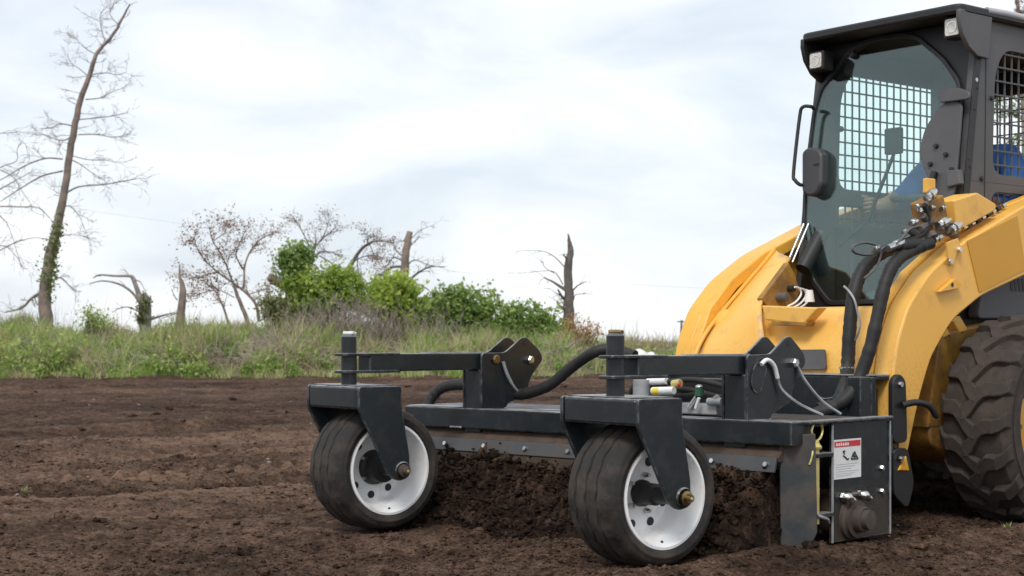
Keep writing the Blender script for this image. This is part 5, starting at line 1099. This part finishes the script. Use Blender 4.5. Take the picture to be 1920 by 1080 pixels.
shrub('green_shrub', 'broad mid-green shrub under the ivy clump, left of the bright one', 35.2, [(575, 535, 48, 22), (630, 545, 52, 30), (600, 570, 60, 26), (665, 560, 30, 26), (640, 525, 30, 14)], 'leaf_bright', .052, 46, tb=-.12)
shrub('green_shrub', 'small shrub with dull olive leaves at the left foot of the shrubs', 35.0, [(515, 575, 24, 22), (535, 600, 40, 30), (590, 610, 50, 26)], 'leaf_olive', .045, 40)
shrub('green_shrub', 'rounded yellow-green shrub, brightest of the row', 34.8, [(735, 560, 45, 36), (760, 590, 34, 34), (720, 575, 30, 24), (745, 540, 34, 20)], 'leaf_bright', .055, 52, tb=.18)
shrub('green_shrub', 'deep green shrub between the bright shrub and the rightmost one', 35.4, [(850, 575, 44, 36), (895, 575, 42, 32), (820, 600, 40, 34), (880, 610, 56, 30), (790, 585, 26, 26)], 'leaf_dark', .055, 50, tb=.12)
shrub('green_shrub', 'lower deep green shrub at the right end of the row', 35.0, [(985, 600, 40, 28), (1020, 615, 38, 26), (960, 625, 40, 26), (1035, 632, 30, 20)], 'leaf_dark', .052, 50, tb=.1)
shrub('orange_dead_bush', 'small withered orange bush below the splintered trunk', 33.6, [(1085, 632, 26, 10), (1072, 610, 9, 14), (1108, 624, 20, 6), (1075, 642, 24, 8)], 'leaf_orange', .028, 16, group=None, tb=.1)
shrub('weed_bush', 'small pointed green weed bush left of the broken tree', 33.6, [(172, 608, 14, 9), (198, 612, 30, 8), (167, 592, 4, 11), (183, 600, 6, 9)], 'weed', .030, 12, group=None, tb=.2)
# grey brush tangle under the shrubs
b = MB()
for k in range(760):
    x, y = (random.gauss(665, 55), random.uniform(575, 650)) if k % 2 else (random.uniform(500, 860), random.uniform(605, 655)); p = W(x, y, 34.0 + random.uniform(-.3, .7)); p.z -= .25; twig(b, p, (random.gauss(0, .5), random.gauss(0, .3), 1), random.uniform(.3, .75), .008, 1, 0, 2, .7)
tag(b.build('brush_tangle', mat('grey_brush', (.34, .29, .25), (.20, .165, .14), 3, .9)), 'grey leafless brush tangled under the green shrubs', 'brushwood', kind='stuff')
# needle tree behind the cab at the right edge
tn = tree('pine_tree', 'dark green pine with rusty branch tips behind the cab', 'tree', 44.0, [(1930, 640), (1928, 480), (1926, 340), (1922, 200), (1912, 60), (1904, -60)], [26, 24, 20, 15, 9, 5],
     [([(1924, 210), (1905, 190), (1885, 180), (1872, 190)], 5, 2), ([(1922, 180), (1900, 165), (1885, 160)], 5, 2), ([(1922, 160), (1945, 150), (1975, 150)], 5, 2), ([(1925, 230), (1908, 222), (1890, 210)], 4, 2), ([(1925, 250), (1950, 235), (1985, 235)], 5, 2), ([(1924, 240), (1912, 260), (1905, 285)], 3, 2), ([(1920, 140), (1905, 150), (1892, 175)], 3, 2), ([(1926, 330), (1960, 320), (2010, 330)], 6, 2), ([(1927, 400), (1965, 395), (2015, 410)], 6, 2), ([(1927, 420), (1890, 415), (1850, 430)], 6, 2), ([(1926, 300), (1895, 300), (1865, 312)], 5, 2), ([(1915, 100), (1945, 95), (1970, 105)], 4, 2)],
     'bark', None, (10, 1), 3, .38, 0, rust=('leaf_dark', .045, 3, .05), tm='barkdark')
b = MB(); E_ = []; o_ = tn.location
for pts in ([(1912, 60), (1902, 45), (1895, 32), (1893, 22)], [(1910, 50), (1915, 30), (1905, 8), (1903, -6)], [(1908, 30), (1922, 20), (1940, 12)]):
    Q = [W(x, y, 44) - o_ for x, y in pts]; b.tube(Q, [.03, .025, .02, .012][:len(Q)], 5, 0, False)
    for k in range(9): twig(b, random.choice(Q), (random.gauss(0, 1), random.gauss(0, .6), random.gauss(.2, .6)), .35, .009, 0, 0, 2, .8, E_)
b.build('branch', M['barkdark'], tn); C = np.repeat(np.array([tuple(e) for e in E_]), 3, 0) + RNG.normal(0, .05, (len(E_) * 3, 3)); V, F, T = leaf_arrays(C, .04, RNG.uniform(0, 1, len(C))); array_mesh('rusty_tips', V, F, M['leaf_rust'], tn, tint=T)

# white sheet lying in the grass, far post, overhead wire
q = W(1199, 658, 32.6); b = MB(); nx, ny = 16, 8; V = []
for i in range(nx):
    for j in range(ny):
        s, t = i / (nx - 1), j / (ny - 1); V.append((q.x + (s - .5) * .68, q.y + (t - .5) * .5, q.z - .12 + .17 * math.sin(math.pi * t) ** .5 * (math.sin(math.pi * s) ** .35) * (.75 + .25 * math.sin(s * 13 + t * 3))))
b.add(V, [(i * ny + j, (i + 1) * ny + j, (i + 1) * ny + j + 1, i * ny + j + 1) for i in range(nx - 1) for j in range(ny - 1)])
so = b.build('white_sheet', M['tarp'], None, 60); sm_ = so.modifiers.new('thick', 'SOLIDIFY'); sm_.thickness = .01; tag(so, 'crumpled white sheet lying in the far grass', 'sheet')
p = W(1278, 600, 150); up = tag(empty('utility_pole', (p.x, p.y, 0)), 'small distant utility pole left of the loader arm', 'pole')
MB().tube([(0, 0, 0), (0, 0, p.z)], [.13, .10], 8).build('post', M['concrete'], up, 60); MB().box(-.45, .35, -.05, .05, p.z - .22, p.z - .10).build('crossarm', M['concrete'], up)
MB().tube(smoothline([W(x, y, 95) for x, y in ((-900, 210), (-300, 318), (150, 392), (340, 420), (600, 470), (860, 510), (1330, 541), (1900, 560), (2600, 560))]), .006, 5).build('overhead_wire', M['wire'], None, 60); tag(bpy.data.objects['overhead_wire'], 'thin overhead wire crossing the cloudy sky', 'wire')

# green sprouts on the bare soil
for (x, y, s, lab) in ((45, 922, .035, 'small green sprout in the dark rut at the left edge'), (391, 792, .09, 'thin grassy sprout standing on the soil before the bank'), (1889, 1010, .03, 'tiny bright green leaf sprout near the loader tyre')):
    D = .75 * FPX / (y - YH); p = W(x, y, D); h_ = float(ground_h(np.array([p.x]), np.array([p.y]))[0][0]); V = [(p.x, p.y, h_ - .01)]; F = []; T = []
    for k in range(11):
        a_ = k * 2.4; e_ = random.uniform(.35, 1.2); d = Vector((math.cos(a_) * math.cos(e_), math.sin(a_) * math.cos(e_), math.sin(e_))) * s * random.uniform(.7, 1.3); sd_ = Vector((-math.sin(a_), math.cos(a_), .2)) * s * .22; c = Vector(V[0])
        V += [tuple(c + d * .6 + sd_), tuple(c + d * 1.15), tuple(c + d * .6 - sd_)]; i = len(V) - 3; F.append((0, i, i + 1, i + 2))
    T = RNG.uniform(.3, 1, len(V))
    tag(array_mesh('weed_sprout', V, F, M['leaf_olive'], tint=T), lab, 'sprout', 'sprouts on the soil')
